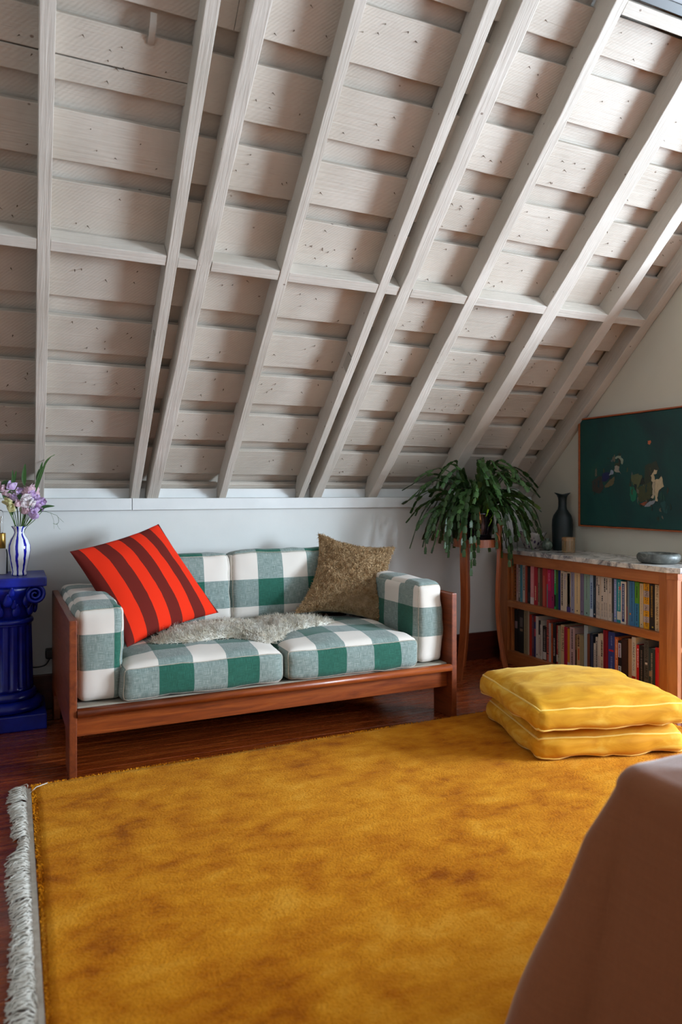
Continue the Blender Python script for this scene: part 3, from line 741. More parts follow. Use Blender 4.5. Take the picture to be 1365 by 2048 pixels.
for r in range(R_):
    for k in range(nL):
        F.append((r*nL+k, r*nL+(k+1) % nL, (r+1)*nL+(k+1) % nL, (r+1)*nL+k))
obj('hide', mesh('hide', V, F, True), 'sheepskin', skin)
n = 9000; ki = RNG.integers(0, nL, n); fr_ = np.sqrt(RNG.random(n))*1.0; PP = []; NN = []
for k, f in zip(ki, fr_):
    p = loop[k]; x = cx_+(p.x-cx_)*f+random.uniform(-.01, .01); y = cy_+(p.y-cy_)*f+random.uniform(-.01, .01); h = seat_z(x, y)+.004+.036*(1-f**5)+(.012*nz(x*16, y*16)+.007*nz(x*45, y*45, 3))*(1-f**6)
    o = Vector((p.x-cx_, p.y-cy_, 0)).normalized(); nn = (Vector((0, 0, 1-.75*f**3))+o*f**3*.9+Vector((nz(x*14, y*14), nz(x*14+9, y*14), 0))*.55).normalized()
    PP.append((x-1.08, y-3.55, h-.463)); NN.append(nn)
V, Q = tufts(np.array(PP), np.array(NN), .026, .0017, .9, .30, 3, solid=True)
sk_ = obj('wool', mesh_np('wool', V, Q, True), 'sheepskin', skin); sk_['kind'] = 'stuff'

# ================================================================== floor cushions
def floor_cushion(label, loc, rz, w, d, h, seed, tilt=(0, 0)):
    t_ = thing('floor_cushion', label, 'cushion', loc, rz, None); t_.rotation_euler = (tilt[0], tilt[1], rz)
    m, rim = cushion_mesh('cover', w, d, h, .035, (.016, .016, .058), None, 26, .012, seed)
    o = obj('cover', m, 'velvet', t_, (-w/2, -d/2, 0))
    for q in ('top', 'bottom'): tube('piping', rim(q), .0048, 'velvet_piping', o, 6, True)
    return t_
floor_cushion('lower of the two stacked yellow velvet floor cushions on the rug', (2.40, 2.60, .030), math.radians(-16), .68, .62, .095, 2.0)
floor_cushion('upper of the two stacked yellow velvet floor cushions on the rug', (2.37, 2.58, .156), math.radians(-14), .70, .64, .10, 7.0, (math.radians(-1.0), math.radians(1.0)))

# ================================================================== bed in the corner of the view
BX0, BX1, BY0, BY1, BH = 1.050, 2.80, -0.70, 1.075, .625
bed = thing('bed', 'low bed hidden under a brown linen bedspread', 'bed', (2.07, .18, 0))
box('mattress', BX0+.03-2.07, BX1-.03-2.07, BY0+.03-.18, BY1-.03-.18, .30, .590, 'linen_cream', bed, .04, 3)
box('base', BX0+.05-2.07, BX1-.05-2.07, BY0+.05-.18, BY1-.05-.18, .12, .299, 'teak', bed, .004)
for sx in (BX0+.10, BX1-.16):
    for sy in (BY0+.10, BY1-.16): box('leg', sx-2.07, sx+.06-2.07, sy-.18, sy+.06-.18, .034, .119, 'teak', bed, .003)
spread = None
def rrect(inset, out, n_side=60, n_c=26, rc=.06):
    x0, x1, y0, y1 = BX0+inset-out, BX1-inset+out, BY0+inset-out, BY1-inset+out; rc = max(.02, rc-inset*.5+out); pts = []
    for (cx, cy, a0) in ((x0+rc, y1-rc, 90), (x0+rc, y0+rc, 180), (x1-rc, y0+rc, 270), (x1-rc, y1-rc, 0)):
        for k in range(n_c): a = math.radians(a0+90*k/(n_c-1)); pts.append((cx+rc*math.cos(a), cy+rc*math.sin(a), math.cos(a), math.sin(a)))
    full = []
    M = len(pts)
    for i in range(M):
        full.append(pts[i])
        if (i+1) % n_c == 0:
            p, q = pts[i], pts[(i+1) % M]
            for k in range(1, n_side): f = k/n_side; full.append((p[0]+(q[0]-p[0])*f, p[1]+(q[1]-p[1])*f, p[2]+(q[2]-p[2])*f, p[3]+(q[3]-p[3])*f))
    return full
V, F = [], []; rings = []
lev = [('in', .5), ('in', .3), ('in', .16), ('in', .09), ('in', .05)]
for kd, ins in lev: rings.append([(x, y, BH+.008*nz(x*4, y*4)+.03*min(1, (ins-.05)/.25)) for x, y, _, _ in rrect(ins, 0)])
for k in range(1, 7):
    a = k/6*math.pi/2; rings.append([(x, y, BH-.05+.05*math.cos(a)+.008*nz(x*4, y*4)*(1-k/6)) for x, y, _, _ in rrect(.05*(1-math.sin(a)), 0)])
NL = 26
base = rrect(0, 0)
per = [0.0]
for i in range(1, len(base)): per.append(per[-1]+math.hypot(base[i][0]-base[i-1][0], base[i][1]-base[i-1][1]))
for k in range(1, NL+1):
    f = k/NL; ring = []
    for i, (x, y, nx_, ny_) in enumerate(base):
        L = math.hypot(nx_, ny_) or 1; nx2, ny2 = nx_/L, ny_/L; c = abs(nx2*ny2)*2
        s_ = per[i]; fold = (math.sin(s_*11+1.2*math.sin(s_*3.1))*.5+.5)*.055*f**1.2 + .02*nz(s_*5, f*2)*f
        out = .045*f + fold + c*(.025*min(1, f*5)+.105*f**1.15)
        ring.append((x+nx2*out, y+ny2*out, (BH-.05)*(1-f)+.040*f))
    rings.append(ring)
for r in rings:
    for p in r: V.append(p)
M = len(base)
for r in range(len(rings)-1):
    for k in range(M): F.append((r*M+k, (r+1)*M+k, (r+1)*M+(k+1) % M, r*M+(k+1) % M))
V.append(((BX0+BX1)/2, (BY0+BY1)/2, BH+.03)); F += [(len(V)-1, k, (k+1) % M) for k in range(M)]
m = mesh('bedspread', [(x-2.07, y-.18, z) for x, y, z in V], F, True)
spread = obj('bedspread', m, 'bedspread_linen', None, (2.07, .18, 0)); tag(spread, 'brown linen bedspread draped to the floor over the bed corner', 'bedspread')

# ================================================================== blue column pedestal
colm = thing('column_pedestal', 'cobalt blue plaster column pedestal with scrolled capital beside the sofa', 'pedestal', (-.020, 3.965, 0))
HW = .173
box('plinth', -HW, HW, -HW, HW, 0, .075, 'cobalt', colm, .006)
obj('base_ring', lathe_mesh('base_ring', [(.135, .075), (.158, .082), (.163, .10), (.156, .118), (.138, .126), (.128, .130)], 40), 'cobalt', colm)
obj('base_ring', lathe_mesh('base_ring', [(.118, .128), (.130, .134), (.134, .150), (.128, .165), (.118, .172)], 40), 'cobalt', colm)
fl = lambda a, z: 1-.075*max(0, math.sin(a*16))**.8*(1 if .19 < z < .49 else 0)
obj('shaft', lathe_mesh('shaft', [(.116, .170), (.116, .188), (.1155, .195), (.112, .35), (.108, .485), (.108, .495), (.112, .50)], 192, fl), 'cobalt', colm)
obj('neck_ring', lathe_mesh('neck_ring', [(.106, .498), (.116, .503), (.118, .512), (.114, .522), (.106, .527)], 40), 'cobalt', colm)
obj('capital', lathe_mesh('capital', [(.104, .526), (.108, .55), (.118, .59), (.135, .63), (.150, .665), (.152, .694)], 40, lambda a, z: 1+.025*math.sin(a*12)), 'cobalt', colm)
box('abacus', -HW, HW, -HW, HW, .692, .737, 'cobalt', colm, .007)
def volute(parent, loc, rz):
    V, F = [], []
    path = []; 
    for k in range(40):
        f = k/39; a = math.radians(100)-f*2.2*2*math.pi; r = .040*(1-f)+.006; path.append((r*math.cos(a), 0, r*math.sin(a)))
    v, f_ = tube_data(path, [.0115*(1-.55*k/39) for k in range(40)], 7)
    o = obj('volute', mesh('volute', v, f_, True), 'cobalt', parent, loc, (0, 0, rz)); o.scale = (1, 2.0, 1)
    return o
for sx, sy, rz in ((1, -1, math.radians(15)), (-1, -1, math.radians(165)), (1, 1, math.radians(-15)), (-1, 1, math.radians(195))):
    volute(colm, (sx*.118, sy*.142, .652), rz if sy < 0 else rz)
V0 = []
def leaf_blob(s=1.0):
    bm = bmesh.new(); bmesh.ops.create_uvsphere(bm, u_segments=12, v_segments=8, radius=1)
    for v in bm.verts:
        z = v.co.z; v.co = Vector((v.co.x*.021*(1-.35*z)*s, v.co.y*.014*s-.018*max(0, z)**2*s, z*.034*s))
    return bm_mesh('acanthus_leaf', bm, True)
lm = leaf_blob(); lm.materials.append(MAT['cobalt']); lm2 = leaf_blob(.7); lm2.materials.append(MAT['cobalt'])
for row, (zz, rr, cnt, mm, ph) in enumerate(((.575, .122, 10, lm, 0), (.628, .143, 10, lm, .31), (.668, .158, 12, lm2, .1), (.605, .132, 12, lm2, .2))):
    for k in range(cnt):
        a = 2*math.pi*k/cnt+ph; o = obj('acanthus_leaf', mm, None, colm, (rr*math.cos(a), rr*math.sin(a), zz), (0, 0, a+math.pi/2))

# ================================================================== striped vase with flowers
VX, VY, VZ = .030, 3.93, .7375
vase = thing('flower_vase', 'white ceramic vase with painted blue stripes on the blue column', 'vase', (VX, VY, VZ))
pr = [(0.0, .002), (.034, .0), (.037, .006), (.036, .012), (.034, .018), (.040, .05), (.048, .09), (.053, .125), (.0515, .150), (.042, .175), (.028, .198), (.0225, .212), (.026, .226), (.036, .240), (.0375, .243), (.0345, .241), (.024, .226), (.020, .21), (.026, .19), (.0, .18)]
obj('body', lathe_mesh('body', pr, 40, caps=False), 'stripe_ceramic', vase)
bq = thing('bouquet', 'bouquet of lilac and cream sweet peas in the striped vase', 'flowers', (VX, VY, VZ+.22))
def petal(w, l, cup, curl, ruff, n=7, seed=0):
    V, F = [], []
    for j in range(n):
        v = j/(n-1)
        for i in range(n):
            u = -1+2*i/(n-1); ww = w*math.sin(math.pi*(.12+.80*v))**.7*(.35+.65*v if v < .6 else 1)
            V.append((u*ww, cup*(u*u)*ww + curl*v*v*l + ruff*2.2*math.sin(u*6+seed)*v*v, v*l*(1-.12*u*u)))
    for j in range(n-1):
        for i in range(n-1): F.append((j*n+i, j*n+i+1, (j+1)*n+i+1, (j+1)*n+i))
    return V, F
def blossom_mesh(seed):
    V, F = [], []; rr = random.Random(seed)
    def add(vf, mat):
        b = len(V)
        for p in vf[0]: V.append(mat @ Vector(p))
        for f in vf[1]: F.append(tuple(b+q for q in f))
    s = 1.0
    add(petal(.026, .036, .3, -.35, .004, seed=seed), Matrix.Rotation(rr.uniform(-.2, .2), 4, 'Y') @ Matrix.Rotation(-.75, 4, 'X'))
    for sg in (-1, 1): add(petal(.016, .030, .5, .2, .003, seed=seed+sg), Matrix.Rotation(sg*.55, 4, 'Y') @ Matrix.Rotation(.25, 4, 'X'))
    add(petal(.009, .022, .9, .5, .001, seed=seed+5), Matrix.Rotation(.55, 4, 'X'))
    add(petal(.020, .028, .3, -.55, .005, seed=seed+3), Matrix.Rotation(rr.uniform(-.5, .5), 4, 'Y') @ Matrix.Rotation(-1.25, 4, 'X'))
    return mesh('blossom', V, F, True)
BM = {}
for c in ('petal_lilac', 'petal_pink', 'petal_white', 'petal_cream'):
    for k in range(2):
        m = blossom_mesh(k*3+len(c)); m.materials.append(MAT[c]); BM[(c, k)] = m
# (x, z above rim, y, petals) of each bloom, in metres from the mouth of the vase
blooms = [(-.010, .175, .0, 'petal_pink'), (-.015, .205, -.01, 'petal_lilac'), (.010, .178, .01, 'petal_lilac'), (.040, .178, -.02, 'petal_pink'), (.055, .165, -.02, 'petal_lilac'), (.072, .185, 0, 'petal_pink'), (.045, .145, -.04, 'petal_white'),
          (.085, .150, -.01, 'petal_lilac'), (.100, .130, -.015, 'petal_lilac'), (.092, .112, -.03, 'petal_lilac'), (.035, .115, -.05, 'petal_white'), (.012, .120, -.05, 'petal_pink'), (.022, .085, -.05, 'petal_pink'), (.072, .120, -.05, 'petal_white'),
          (.082, .085, -.04, 'petal_lilac'), (.062, .060, -.06, 'petal_lilac'), (.110, .095, -.02, 'petal_lilac'), (-.048, .125, -.04, 'petal_cream'), (-.040, .095, -.05, 'petal_cream'), (-.062, .16, 0, 'petal_pink'), (-.055, .20, .01, 'petal_pink'), (.030, .150, .03, 'petal_lilac'), (.06, .140, .03, 'petal_white'), (-.03, .15, -.03, 'petal_lilac'), (.09, .165, .02, 'petal_pink')]
rg = random.Random(4)
for i, (x, z, y, c) in enumerate(blooms):
    dx = 0.0; top = Vector((x-.005, y, z))
    o = obj('blossom', BM[(c, i % 2)], None, bq, top, (rg.uniform(-.2, .9), rg.uniform(-.6, .6), rg.uniform(-1.3, 1.3))); k = rg.uniform(1.0, 1.35); o.scale = (k, k, k)
    tube('stem', curve_pts([(x*.10, y*.1, -.12), (x*.22, y*.25, .0), (x*.6, y*.7, z*.5), tuple(top)], 9), .0017, 'stem_green', bq, 5)
def leaf(pts, w, mat='leaf_green', nm='leaf', fold=.25):
    P = curve_pts(pts, 14); V, F = [], []
    for i, p in enumerate(P):
        f = i/(len(P)-1); d = (P[min(i+1, len(P)-1)]-P[max(i-1, 0)]).normalized(); s = d.cross(Vector((0, -1, .25))).normalized(); nn = s.cross(d)
        ww = w*math.sin(math.pi*min(1, .06+.94*f))**.75
        V += [p-s*ww+nn*ww*fold, p, p+s*ww+nn*ww*fold]
    for i in range(len(P)-1):
        for q in range(2): F.append((i*3+q, i*3+q+1, (i+1)*3+q+1, (i+1)*3+q))
    return obj(nm, mesh(nm, V, F, True), mat, bq)
leaf([(.066, 0, .17), (.085, 0, .24), (.102, 0, .29), (.125, 0, .345)], .010); leaf([(.085, .005, .235), (.086, .005, .27), (.093, .004, .31)], .009); leaf([(.108, 0, .305), (.125, 0, .345), (.150, 0, .375)], .005)
leaf([(.098, .002, .28), (.100, .002, .31), (.108, .002, .345)], .006)
tube('stem', curve_pts([(.02, 0, 0), (.05, 0, .10), (.075, 0, .20), (.125, 0, .345), (.165, 0, .382)], 16), .0016, 'stem_green', bq, 5)
leaf([(.024, 0, .225), (.022, 0, .27), (.028, 0, .335)], .011); tube('stem', curve_pts([(.03, 0, .12), (.035, 0, .19), (.024, 0, .235)], 8), .0013, 'stem_green', bq, 5)
leaf([(.085, -.03, .09), (.115, -.03, .118), (.165, -.03, .122)], .008); leaf([(.075, -.02, .10), (.095, -.02, .125), (.115, -.02, .135)], .007)
leaf([(-.022, -.03, .10), (-.010, -.03, .155), (.012, -.03, .182)], .013); leaf([(-.030, -.02, .08), (-.045, -.02, .14), (-.075, -.02, .178)], .014)
leaf([(-.03, .01, .20), (-.055, .01, .235), (-.085, .01, .225)], .016); leaf([(-.022, 0, .10), (-.025, 0, .20), (-.030, 0, .305)], .010); leaf([(-.024, 0, .22), (-.018, 0, .27), (-.012, 0, .30)], .005)
leaf([(-.04, .0, .18), (-.06, .0, .20), (-.09, .0, .19)], .015)
tube('tendril', curve_pts([(.055, -.03, .075), (.09, -.03, .095), (.13, -.03, .092), (.155, -.03, .082), (.175, -.03, .072), (.182, -.03, .045), (.172, -.03, .03), (.155, -.03, .035)], 40), .0009, 'stem_green', bq, 4)
tube('tendril', curve_pts([(.145, -.03, .086), (.158, -.03, .05), (.160, -.03, .008)], 12), .0006, 'stem_green', bq, 4)
tube('tendril', curve_pts([(.172, -.03, .035), (.182, -.03, .012), (.190, -.03, .004)], 12), .0006, 'stem_green', bq, 4)
tube('tendril', curve_pts([(.175, -.03, .070), (.19, -.03, .055), (.205, -.03, .04)], 12), .0006, 'stem_green', bq, 4)

# ================================================================== small lamp behind the vase
lamp = thing('table_lamp', 'small white block lamp with brass socket and tube bulb behind the vase', 'lamp', (-.075, 4.045, .7375))
box('base', -.095, .045, -.05, .05, 0, .128, 'white_paint', lamp, .003)
obj('socket', lathe_mesh('socket', [(.0235, .128), (.0245, .130), (.0245, .202), (.023, .205)], 28), 'brass', lamp, (.044, 0, 0)).location = (.020, 0, 0)
obj('bulb', lathe_mesh('bulb', [(.010, .205), (.0125, .215), (.0135, .24), (.0135, .30), (.010, .316), (.003, .322)], 20), 'clear_glass', lamp, (.020, 0, 0))
tube('filament', [(.020, 0, .207), (.018, 0, .25), (.022, 0, .29)], .001, 'brass', lamp, 5)
tube('cord', curve_pts([(.046, -.02, .124), (.050, -.025, .10), (.050, -.028, .03), (.050, -.02, .004)], 12), .0032, 'black_plastic', lamp, 6)

adp = thing('power_adapter', 'black plug adapter with a cable low on the wall behind the sofa', 'adapter', (.185, 4.10, .20))
box('body', -.028, .024, -.03, .028, .075, .125, 'black_plastic', adp, .010, 3)
tube('cable', curve_pts([(-.005, -.02, .08), (-.03, -.02, .045), (-.08, -.02, .038), (-.13, -.03, .05)], 16), .0038, 'black_plastic', adp, 6)

# ================================================================== plant on its stand
PX, PY = 2.665, 3.80
stand = thing('plant_stand', 'slender curved-leg wooden plant stand holding the potted cactus', 'plant stand', (PX, PY, 0))
RZ = .855
ring = []; 
V, F = [], []; nseg = 48
for k in range(nseg):
    a = 2*math.pi*k/nseg
    for (r, z) in ((.128, RZ-.048), (.140, RZ-.048), (.140, RZ), (.128, RZ)): V.append((r*math.cos(a), r*math.sin(a), z))
for k in range(nseg):
    for q in range(4): F.append((k*4+q, ((k+1) % nseg)*4+q, ((k+1) % nseg)*4+(q+1) % 4, k*4+(q+1) % 4))
obj('ring', mesh('ring', V, F), 'stand_wood', stand)
obj('tray', lathe_mesh('tray', [(.127, RZ-.022), (.127, RZ-.006)], 40), 'stand_wood', stand)
for a in (math.radians(205), math.radians(-52), math.radians(80)):
    ctl = [(.152, RZ+.10), (.151, RZ), (.147, .68), (.140, .54), (.140, .42), (.152, .28), (.176, .13), (.208, 0)]
    P = curve_pts([(r*math.cos(a), r*math.sin(a), z) for r, z in ctl], 42); V, F = [], []
    rd = Vector((math.cos(a), math.sin(a), 0)); tg = Vector((-math.sin(a), math.cos(a), 0))
    for i, p in enumerate(P):
        wd = .026; th = .0095
        for (q, r) in ((-1, -1), (1, -1), (1, 1), (-1, 1)): V.append(p+tg*wd*q*.8+rd*th*r)
    for i in range(len(P)-1):
        for q in range(4): F.append((i*4+q, (i+1)*4+q, (i+1)*4+(q+1) % 4, i*4+(q+1) % 4))
    F += [(3, 2, 1, 0), tuple((len(P)-1)*4+q for q in range(4))]
    for i in (len(V)-4, len(V)-3, len(V)-2, len(V)-1): V[i] = Vector((V[i].x, V[i].y, 0))
    bm = bmesh.new(); vs_ = [bm.verts.new(v) for v in V]
    for f in F: bm.faces.new([vs_[q] for q in f])
    bmesh.ops.recalc_face_normals(bm, faces=bm.faces[:]); obj('leg', bm_mesh('leg', bm), 'stand_wood', stand)
pot = thing('flower_pot', 'glossy black ribbed flower pot under the trailing cactus', 'pot', (PX, PY, RZ-.0055))
obj('body', lathe_mesh('body', [(.090, 0), (.096, .006), (.108, .09), (.112, .155), (.116, .160), (.116, .172), (.108, .172), (.104, .150), (.0, .148)], 72, lambda a, z: 1-.018*(math.sin(a*24) > .2)*(.01 < z < .15), caps=False), 'black_glaze', pot)
obj('soil', lathe_mesh('soil', [(.0, .150), (.06, .153), (.103, .149)], 24, caps=False), 'soil', pot)
plant = thing('christmas_cactus', 'trailing green Christmas cactus spilling out of the black pot', 'plant', (PX, PY, RZ+.145))
rg = random.Random(21)
def seg_outline(w, l):
    pts = [(.12, 0), (.55, .10), (.80, .26), (1.05, .34), (.86, .42), (.98, .58), (1.12, .66), (.90, .72), (.86, .88), (.98, .97), (.55, .99), (.2, 1.0)]
    return [(x*w, y*l) for x, y in pts]
def stem_obj(ctl, w, mat='cactus_green', nm='stem', L=.046):
    P = curve_pts(ctl, 60); D = [0.0]
    for i in range(1, len(P)): D.append(D[-1]+(P[i]-P[i-1]).length)
    tot = D[-1]; ns = max(2, int(tot/L)); V, F = [], []
    def at(d):
        d = min(max(d, 0), tot)
        for i in range(1, len(P)):
            if D[i] >= d: f = (d-D[i-1])/max(1e-9, D[i]-D[i-1]); return P[i-1].lerp(P[i], f)
        return P[-1]
    tw0 = rg.uniform(-.9, .9)
    for s in range(ns):
        l = tot/ns; d0 = s*l; a, b = at(d0), at(d0+l); dr = (b-a).normalized()
        sd = dr.cross(Vector((0, 0, 1)))
        if sd.length < .2: sd = dr.cross(Vector((rg.random()-.5, rg.random()-.5, .2)))
        sd.normalize(); tw = tw0+rg.uniform(-.5, .5); sd = (Matrix.Rotation(tw, 3, dr) @ sd).normalized(); nn = dr.cross(sd).normalized()
        ww = w*rg.uniform(.8, 1.15)*(.55 if s == 0 else (1 if s < ns-1 else .8)); out = seg_outline(ww, l*1.03); K = len(out); b0 = len(V)
        for (x, y) in out:
            c = at(d0+min(y, l)) + nn*(-.0016); V.append(c-sd*x+nn*.0028); V.append(c+nn*.0); V.append(c+sd*x+nn*.0028)
        for i in range(K-1):
            for q in range(2): F.append((b0+i*3+q, b0+i*3+q+1, b0+(i+1)*3+q+1, b0+(i+1)*3+q))
        b1 = len(V)                        # the other face of the pad
        for (x, y) in out:
            c = at(d0+min(y, l)) + nn*(.0026); V.append(c-sd*x*.98+nn*.0006); V.append(c+nn*.0015); V.append(c+sd*x*.98+nn*.0006)
        for i in range(K-1):
            for q in range(2): F.append((b1+(i+1)*3+q, b1+(i+1)*3+q+1, b1+i*3+q+1, b1+i*3+q))
    return obj(nm, mesh(nm, V, F, True), mat, plant)
for i in range(135):
    a = 2*math.pi*i/135+rg.uniform(-.2, .2); lay = rg.random(); ca, sa = math.cos(a), math.sin(a)
    reach = rg.uniform(.22, .50); lim = 9.0
    if sa > .05: lim = min(lim, (YB-.05-PY)/sa)
    if ca > .05: lim = min(lim, (XR-.12-PX)/ca)
    if sa < -.3: reach = min(reach, .40)
    if -2.25 < math.atan2(sa, ca) < -1.25: lay = .45+.55*lay
    reach = min(reach, lim); r0 = rg.uniform(.02, .07); tip = -.26+.50*lay - .15*max(0, reach-.35); up = max(tip+.04, .05)+rg.uniform(.03, .12)
    if sa > 0: up = min(up, .42-.94*reach*.6*sa); tip = min(tip, .40-.94*reach*sa)
    j = lambda q: rg.uniform(-q, q)
    stem_obj([(r0*ca, r0*sa, -.01), ((r0+reach*.20)*ca+j(.01), (r0+reach*.20)*sa+j(.01), up*.75), (reach*.55*ca+j(.02), reach*.55*sa+j(.02), up), (reach*.82*ca+j(.02), reach*.82*sa+j(.02), up*.62+tip*.38), (reach*ca+j(.02), reach*sa+j(.02), tip)], rg.uniform(.0115, .0155))
# long hanging trails towards the room
for (a, rch, low) in ((-128, .165, -.30), (-134, .18, -.36), (-50, .16, -.26), (-38, .20, -.32), (-30, .22, -.36), (-146, .22, -.22), (-160, .30, -.18), (-168, .42, -.22), (-152, .34, -.16), (-70, .15, -.20), (-20, .26, -.22), (-120, .16, -.22), (-140, .26, -.24)):
    a = math.radians(a); ca, sa = math.cos(a), math.sin(a)
    stem_obj([(.05*ca, .05*sa, 0), (.10*ca, .10*sa, .06), (rch*.8*ca, rch*.8*sa, .03), (rch*1.0*ca, rch*1.0*sa, low*.5), (rch*1.04*ca, rch*1.04*sa, low)], .013)
for (a, r, z) in ((-120, .10, .10), (-125, .13, .11), (-80, .12, -.02), (-100, .14, .0), (-60, .12, .09), (-95, .15, -.06)):
    a = math.radians(a); stem_obj([(r*math.cos(a), r*math.sin(a), z), ((r+.02)*math.cos(a), (r+.02)*math.sin(a), z+.02), ((r+.035)*math.cos(a), (r+.035)*math.sin(a), z+.045)], .006, 'cactus_new', 'new_shoot', .03)
for (a, r, z) in ((-115, .13, .03), (-75, .16, -.10), (-58, .15, -.01)):
    a = math.radians(a); stem_obj([(r*math.cos(a), r*math.sin(a), z), ((r+.02)*math.cos(a), (r+.02)*math.sin(a), z-.02), ((r+.03)*math.cos(a), (r+.03)*math.sin(a), z-.05)], .007, 'cactus_old', 'withered_stem', .03)

# ================================================================== bookcase
FX, BYL, BYR = 3.03, 4.04, 2.645          # front face, plant end, chamfered end
case = thing('bookcase', 'low built-in fir bookcase with two book shelves and a marble top', 'bookcase', (3.2, 3.3, 0))
def cb(name, x0, x1, y0, y1, z0, z1, mat, bev=.0025, par=None): return box(name, x0-3.2, x1-3.2, y0-3.3, y1-3.3, z0, z1, mat, par or case, bev)
cb('stile', FX, FX+.022, 3.957, BYL, 0, .738, 'fir_post'); cb('stile', FX, FX+.022, BYR+.012, 2.706, 0, .738, 'fir_post')
cb('top_rail', FX+.0005, FX+.022, 2.7065, 3.9565, .673, .738, 'fir'); cb('bottom_rail', FX+.0005, FX+.022, 2.7065, 3.9565, .0, .087, 'fir')
cb('shelf', FX+.001, 3.375, 2.7065, 3.9565, .381, .424, 'fir'); cb('bottom_board', FX+.0225, 3.375, 2.675, BYL-.02, .06, .086, 'fir')
cb('side_panel', FX+.0225, 3.375, BYL-.019, BYL, 0, .735, 'fir_post'); cb('back_panel', 3.376, 3.388, 2.675, BYL, 0, .735, 'fir'); cb('inner_side', FX+.0225, 3.375, 3.936, 3.956, .087, .673, 'fir_post')
# the row of shelf-pin holes in the inner side
for k in range(9): cb('pin_hole', FX+.045, FX+.051, 3.9345, 3.9361, .45+.024*k, .456+.024*k, 'black_plastic', 0)
# chamfered corner post and panelled end
pp = [(FX-3.2, BYR+.0115-3.3), (FX+.026-3.2, 2.614-3.3), (FX+.06-3.2, 2.614-3.3), (FX+.06-3.2, BYR+.0115-3.3)]
obj('corner_post', prism_mesh('corner_post', pp, 'Z', 0, .705, .001), 'fir_post', case)
pp2 = [(FX-.004-3.2, BYR+.0115-3.3), (FX+.022-3.2, 2.609-3.3), (3.388-3.2, 2.609-3.3), (3.388-3.2, BYR+.0115-3.3)]
obj('end_rail', prism_mesh('end_rail', pp2, 'Z', .7055, .738, .001), 'fir', case)
for (z0, z1) in ((.0, .34), (.36, .70)):
    d = cb('end_door', FX+.0605, 3.385, 2.614, 2.655, z0+.004, z1, 'fir_post', .003)
    for (a, b, c, e) in ((FX+.0605, FX+.10, z0+.004, z1), (3.345, 3.385, z0+.004, z1), (FX+.10, 3.345, z0+.004, z0+.05), (FX+.10, 3.345, z1-.05, z1)): cb('rail', a, b, 2.604, 2.6135, c, e, 'fir_post', .002, d)
    m = box_mesh('raised_panel', FX+.125-3.2, 3.32-3.2, 2.602-3.3, 2.6135-3.3, z0+.075, z1-.075, .006, 1); obj('raised_panel', m, 'fir_post', d)
top = obj('marble_top', prism_mesh('marble_top', [(FX-.012-3.2, 4.075-3.3), (FX-.012-3.2, BYR+.004-3.3), (FX+.024-3.2, 2.595-3.3), (3.39-3.2, 2.595-3.3), (3.39-3.2, 4.075-3.3)], 'Z', .7385, .767, .003), 'marble', case)

# ---- books
C = lambda r, g, b: lin(r, g, b)
LETTERS = []
def spine_text(parent, txt, z_top, z_bot, w, col, y=0.0, x=-.0012, width=None):
    cu = bpy.data.curves.new('title', 'FONT'); cu.body = txt; cu.size = w; cu.align_x = 'LEFT'; cu.align_y = 'CENTER'; cu.materials.append(MAT['own_colour_matt'])
    cu.resolution_u = 1
    span = z_top-z_bot; est = .58*w*len(txt); sx = span/max(est, 1e-4)
    m = Matrix(((0, 0, -1, x), (0, -1, 0, y), (-1, 0, 0, z_top), (0, 0, 0, 1))) @ Matrix.Diagonal((min(sx, 2.2), 1, 1, 1))
    tmp = bpy.data.objects.new('title', cu); COL.objects.link(tmp); LETTERS.append((tmp, parent, m, col))
rb = random.Random(11)
def strokes(parent, z_top, z_bot, w, col, y=0.0):
    """printing too small to read: short marks down the spine"""
    L = []; z = z_top
    while z > z_bot:
        l = rb.uniform(.003, .010); L.append((-.0011, -.0003, y-w/2*rb.uniform(.7, 1), y+w/2*rb.uniform(.7, 1), z-l, z)); z -= l+rb.uniform(.0015, .004)
    o = obj('title', boxes_mesh('title', L), 'own_colour_matt', parent); o.color = col
def band(parent, T, z0, z1, col, y0=None, y1=None, nm='label'):
    o = obj(nm, boxes_mesh(nm, [(-.0008, 0, -T/2+.0004 if y0 is None else y0, T/2-.0004 if y1 is None else y1, z0, z1)]), 'own_colour_matt', parent); o.color = col; return o
def book(y1, y0, z, h, depth, col, label, group, extra=(), xoff=0.0):
    T = y1-y0-.0012; b = thing('book', label, 'book', (FX+.030+xoff, (y0+y1)/2, z), 0, group); ct = min(.0022, T*.2)
    cv = obj('cover', boxes_mesh('cover', [(0, .0022, -T/2, T/2, 0, h), (.0022, depth, -T/2, -T/2+ct, 0, h), (.0022, depth, T/2-ct, T/2, 0, h)]), 'own_colour_matt', b); cv.color = col
    obj('pages', boxes_mesh('pages', [(.0022, depth-.004, -T/2+ct, T/2-ct, .003, h-.003)]), 'paper', b)
    for e in extra:
        k = e[0]
        if k == 's': strokes(b, h*e[1], h*e[2], T*e[3], e[4])
        elif k == 't': spine_text(b, e[1], h*e[2], h*e[3], T*e[4], e[5], T*(e[6] if len(e) > 6 else 0))
        elif k == 'b': band(b, T, h*e[1], h*e[2], e[3])
        elif k == 'p': band(b, T, h*e[1], h*e[2], e[5], T*e[3], T*e[4])
    return b
W, K_, GY, GOLD = C(214, 206, 194), C(24, 22, 24), C(120, 116, 114), C(170, 140, 70)
CR = C(206, 190, 166)
